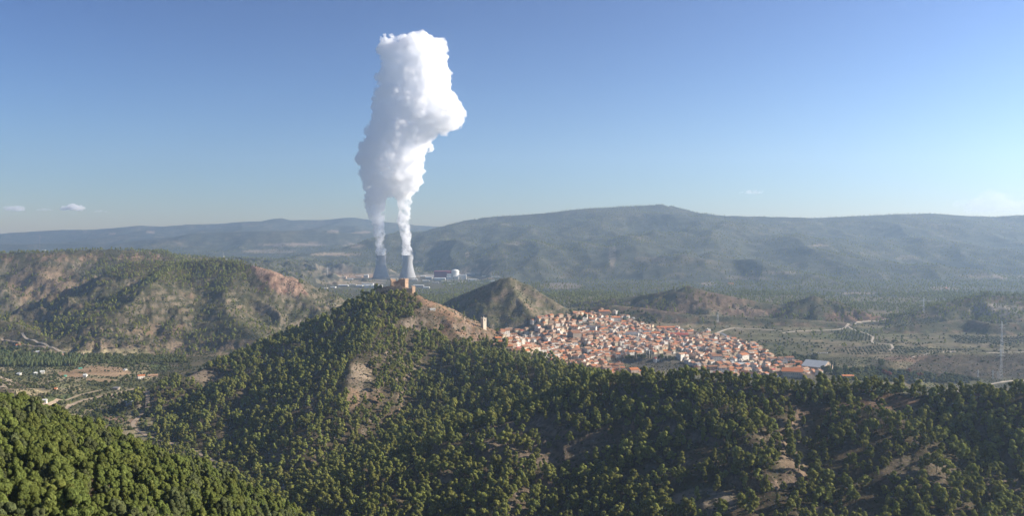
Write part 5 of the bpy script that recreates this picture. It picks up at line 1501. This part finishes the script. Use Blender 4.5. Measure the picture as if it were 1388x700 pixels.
def tree1(nm, kinds, trk, u, v, hpx, h0, lb, k, cat, group, ymin=1300):
    x, Y, z = hit(u, v, ymin); s = hpx / FOC * Y / h0
    r = empty(nm, (x, Y, z - .2), k * 1.7); r.scale = (s, s, s)
    link('crown', kinds[k % len(kinds)], r); link('trunk', trk, r)
    tag(r, lb, cat, group)
for k, (u, v, h, lb) in enumerate([(843, 497, 12, 'dark cypress leftmost, by the villa below the chapel row'), (861, 491, 13, 'single slim cypress at the middle of the chapel tree row'), (878.5, 487, 13, 'first of two close cypresses left of the chapel'), (881.5, 487, 12, 'second of two close cypresses left of the chapel'), (887.5, 480, 10, 'thin cypress directly behind the chapel roof'),
                                      (824, 503, 10, 'short cypress among the front houses left of the villa'), (1127, 503, 14, 'tall dark cypress before the warehouse\'s pale roof'), (1131, 503, 13, 'second cypress close before the warehouse\'s pale roof')]):
    tree1('cypress_tree', CYP, TRC, u, v, h, 13.6, lb, k, 'cypress', 'cypresses of the town')
for k, (u, v, h) in enumerate([(849, 489, 7), (853, 489, 8), (857, 489, 7), (866, 488, 8), (870, 488, 7.5), (874, 488, 7), (893, 488, 5), (897, 488, 8), (903, 489, 6), (908, 489, 7), (912, 490, 6)]):
    look_o = (u, v)
    x, Y, z = hit(u, v, 1500); s = h / FOC * Y / 10.2
    r = empty('garden_tree', (x, Y, z - .2), k); r.scale = (s, s, s); link('crown', RND[k % 3], r); link('trunk', TRK, r)
    tag(r, None, 'tree', 'round trees along the bank by the chapel'); look(r, 'dark round tree', 'left of the chapel on the bank top' if u < 885 else 'right of the chapel on the bank top')
for k, (u, v, h, lb) in enumerate([(1104, 492, 15, 'big round dark tree standing alone behind the warehouse'), (1116, 508, 13, 'broad tree in front of the warehouse, nearest the inn'), (1122, 509, 15, 'bushy tree in front of the warehouse wall centre'), (1133, 507, 12, 'yellowing tree beside the tall cypresses before the warehouse'),
                                      (1146, 506, 12, 'round tree just beyond the warehouse\'s white gable'), (1154, 507, 10, 'smaller round tree right of the warehouse gable tree'), (1164, 509, 13, 'broad dark tree above the orange-tiled roadside cottage'), (1176, 509, 14, 'large pale green round tree nearest the light wood'),
                                      (1183, 505, 10, 'thin tree at the edge of the light wood'), (1195, 498, 12, 'tree in front of the dark terraced hill\'s left end'), (793, 434, 9, 'tall dark tree at the town\'s top left corner'), (786, 436, 10, 'broad dark tree at the town\'s top left corner'), (777, 436, 8, 'low dark tree nearest the pointed hill')]):
    tree1('garden_tree', RND, TRK, u, v, h, 10.2, lb, k, 'tree', 'single trees about the town')
for k, (u, v, h, lb) in enumerate([(1199, 511, 12, 'leftmost rust-red tree beside the light wood'), (1206, 512, 10, 'tallest-crowned rust-red tree behind the light wood'), (1231, 507, 9, 'slim rust-red tree on the dark terraced slope'), (1243, 512, 8, 'small bright red tree under the dark terraced slope'), (1249, 512, 8, 'rightmost small red tree under the dark terraced slope')]):
    tree1('rust_red_tree', RUST, TRK, u, v, h, 7.6, lb, k, 'tree', 'rust-red trees by the light wood', 1250)

# ------------------------------------------------------------------ masts and pylons
def mast(name, cat, lb, u, vb, vt, base_w, top_w, mats_, ymin, arms=0, group=None, hut=False):
    x, Y, z = hit(u, vb, ymin); h = (vb - vt) / FOC * Y
    root = empty(name, (x, Y, z)); n = max(5, int(h / 5)); q = [MB() for _ in mats_]; br = MB()
    cw = lambda t: (base_w * (1 - t) + top_w * t) / 2; rr = max(.08, base_w * .022)
    for k in range(n):
        t0, t1 = k / n, (k + 1) / n; mb = q[k % len(mats_)]; m = mats_[k % len(mats_)]
        for i, (a, b) in enumerate(((-1, -1), (1, -1), (1, 1), (-1, 1))):
            c, d = ((-1, -1), (1, -1), (1, 1), (-1, 1))[(i + 1) % 4]
            mb.bar((a * cw(t0), b * cw(t0), h * t0 - (1 if k == 0 else 0)), (a * cw(t1), b * cw(t1), h * t1), rr, m)
            br.bar((a * cw(t0), b * cw(t0), h * t0), (c * cw(t1), d * cw(t1), h * t1), rr * .6, m)
            br.bar((c * cw(t0), d * cw(t0), h * t0), (a * cw(t1), b * cw(t1), h * t1), rr * .6, m)
    for mb in q: mb.build('lattice_leg', root)
    br.build('bracing', root)
    for k in range(arms):
        ab = MB(); zz = h * (.78 + .09 * k); L = base_w * 1.5 * (1 - .12 * k)
        ab.bar((-L, 0, zz), (L, 0, zz), rr, mats_[0]); ab.bar((-L, 0, zz), (0, 0, zz + 1.6), rr * .6, mats_[0]); ab.bar((L, 0, zz), (0, 0, zz + 1.6), rr * .6, mats_[0])
        for sg in (-1, 1): ab.bar((sg * L, 0, zz), (sg * L, 0, zz - 1.5), rr, mats_[0])
        ab.build('cross_arm', root)
    tag(root, lb, cat, group)
mast('radio_mast', 'mast', 'red and white lattice radio mast on the flat left table hill', 54, 341, 319, 3.2, 2.4, [M['steel_red'], M['white']], 3000)
building('mast_hut', 'hut', 'white hut at the foot of the red and white radio mast', 59, 341.5, 4.5, 2.6, 8, 'white', 'sheet_roof', 0, storeys=1, ymin=3000)
mast('weather_mast', 'mast', 'thin grey mast rising from the woods right of the reactor', 687, 367, 346, 3.0, 2.0, [M['steel']], 4200)
mast('power_pylon', 'pylon', 'tallest lattice pylon, above the ridge at far right', 1357, 515, 474, 4.6, 1.4, [M['steel']], 1100, 3, 'pylons beyond the ridge')
mast('power_pylon', 'pylon', 'short pylon farthest left of the group beyond the ridge', 1326, 517, 502, 3.0, 1.2, [M['steel']], 1100, 1, 'pylons beyond the ridge')
mast('power_pylon', 'pylon', 'short pylon in the middle of the group beyond the ridge', 1346, 515, 502, 3.0, 1.2, [M['steel']], 1100, 1, 'pylons beyond the ridge')
mast('power_pylon', 'pylon', 'thinnest short pylon close beside the tallest one', 1352.5, 515, 505, 2.4, 1.0, [M['steel']], 1100, 1, 'pylons beyond the ridge')
for k, (u, vb, vt, lb) in enumerate([(1252, 425, 404, 'faint grey pylon on the olive slope before the long mountain'), (1358, 478, 436, 'faint tall grey pylon on the slope far behind the tallest one'), (444, 374, 362, 'small faint pylon left of the orange earth platform'), (303, 351, 343, 'thin pylon on the wooded top of the middle hill'), (973, 438, 424, 'thin pylon on the terraces below the red hill')]):
    mast('power_pylon', 'pylon', lb, u, vb, vt, 5.0, 1.4, [M['steel']], 1900, 2, 'far pylons')

# ------------------------------------------------------------------ cars parked in a row behind the warehouse
def car(paint):
    b = MB(); L, W = 4.3, 1.75
    prof = [(-L / 2, .35), (-L / 2, .85), (-L / 2 + .9, .95), (-L / 2 + 1.5, 1.42), (L / 2 - 1.1, 1.45), (L / 2 - .1, .95), (L / 2, .4)]
    for sg in (-1, 1):
        p = [(x, sg * W / 2, z) for x, z in prof]; b.face(p if sg > 0 else p[::-1], paint)
    for i in range(len(prof)):
        (x0, z0), (x1, z1) = prof[i], prof[(i + 1) % len(prof)]
        b.face([(x0, -W / 2, z0), (x0, W / 2, z0), (x1, W / 2, z1), (x1, -W / 2, z1)], paint)
    g = MB()
    for sg in (-1, 1): g.face([(-L / 2 + 1.1, sg * (W / 2 + .01), .95), (-L / 2 + 1.6, sg * (W / 2 + .01), 1.36), (L / 2 - 1.2, sg * (W / 2 + .01), 1.36), (L / 2 - .5, sg * (W / 2 + .01), .95)], M['glass'])
    w = MB(); w.ring([(.01, -.1), (.33, -.1), (.33, .1), (.01, .1)], 14, M['tyre'])
    return b.mesh('car_body'), g.mesh('car_windows'), w.mesh('car_wheel')
CW, CG = car(M['car_white']), car(M['car_grey'])
for k in range(8):
    x, Y, z = hit(1101 + k * 2.9, 480.2 - k * .1, 1500); bd, gl, wh = (CW, CG)[k in (2, 5)]
    r = empty('parked_car', (x, Y, z + .1), R(62 + (k * 13) % 7)); link('body', bd, r); link('windows', gl, r)
    for a, b_ in ((-1.35, -.85), (-1.35, .85), (1.35, -.85), (1.35, .85)):
        w_ = link('wheel', wh, r, (a, b_, .33)); w_.rotation_euler = (R(90), 0, 0)
    tag(r, None, 'car', 'cars parked in a row behind the warehouse'); look(r, 'silver parked car' if k in (2, 5) else 'white parked car', 'in the row behind the warehouse')

# ------------------------------------------------------------------ small clouds, far beyond the mountains
def cloud(u, v, wpx, hpx, dens, seed, lb):
    Y = 30000.0; s = Y / FOC; rg = np.random.default_rng(seed); x, y, z = at(u, v, Y)
    iv, iff = None, None
    bm = bmesh.new(); bmesh.ops.create_icosphere(bm, subdivisions=3, radius=1.0); iv = np.array([q.co[:] for q in bm.verts]); iff = np.array([[q.index for q in f.verts] for f in bm.faces]); bm.free()
    VV = []; FF = []
    for k in range(26):
        t = rg.uniform(-1, 1); hh = (1 - t * t) ** .6
        c = np.array([t * wpx / 2 * .85, rg.uniform(-.3, .3) * wpx, hpx * rg.uniform(-.3, .5) * hh]) * s
        r = hpx * rg.uniform(.22, .5) * (.35 + .65 * hh) * s
        VV.append(iv * r * np.array([1.7, 1.7, 1]) + c); FF.append(iff + k * len(iv))
    VV = np.concatenate(VV); VV[:, 2] = np.where(VV[:, 2] < -hpx * .3 * s, -hpx * .3 * s + (VV[:, 2] + hpx * .3 * s) * .25, VV[:, 2]); FF = np.concatenate(FF)
    me = mesh_from('cloud', VV, FF.tolist(), [])
    o = link('cloud', me, loc=(x, y, z))
    rm = o.modifiers.new('r', 'REMESH'); rm.mode = 'VOXEL'; rm.voxel_size = hpx * s * .07
    t = bpy.data.textures.new('cloud_billow', 'CLOUDS'); t.noise_scale = hpx * s * .35; t.noise_depth = 3
    d = o.modifiers.new('d', 'DISPLACE'); d.texture = t; d.strength = hpx * s * .4; d.mid_level = .5
    m = bpy.data.materials.new('cloud_vapour'); m.use_nodes = True; nt = m.node_tree; nt.nodes.clear()
    out = nd(nt, 'ShaderNodeOutputMaterial'); pv = nd(nt, 'ShaderNodeVolumePrincipled'); pv.inputs['Color'].default_value = (1, 1, 1, 1); pv.inputs['Density'].default_value = dens; pv.inputs['Anisotropy'].default_value = .1
    nt.links.new(pv.outputs[0], out.inputs['Volume']); me.materials.append(m)
    o['kind'] = 'thing'
    tag(o, lb, 'cloud', 'small clouds over the horizon')
cloud(19, 284, 28, 7, .0035, 1, 'long pinkish grey cloud nearest the left edge')
cloud(61, 285, 20, 4, .0018, 2, 'thin grey wisp between the two brighter left clouds')
cloud(99, 283, 28, 9, .0070, 3, 'brightest oval white cloud above the left ridge')
cloud(136, 287, 26, 3, .0018, 4, 'faint thin grey wisp right of the bright oval cloud')
cloud(1020, 261, 36, 5, .0018, 5, 'pale flat wisp above the mountain at right')
cloud(1350, 278, 90, 26, .0005, 6, 'large faint heap cloud low at the right edge')

finish_labels()
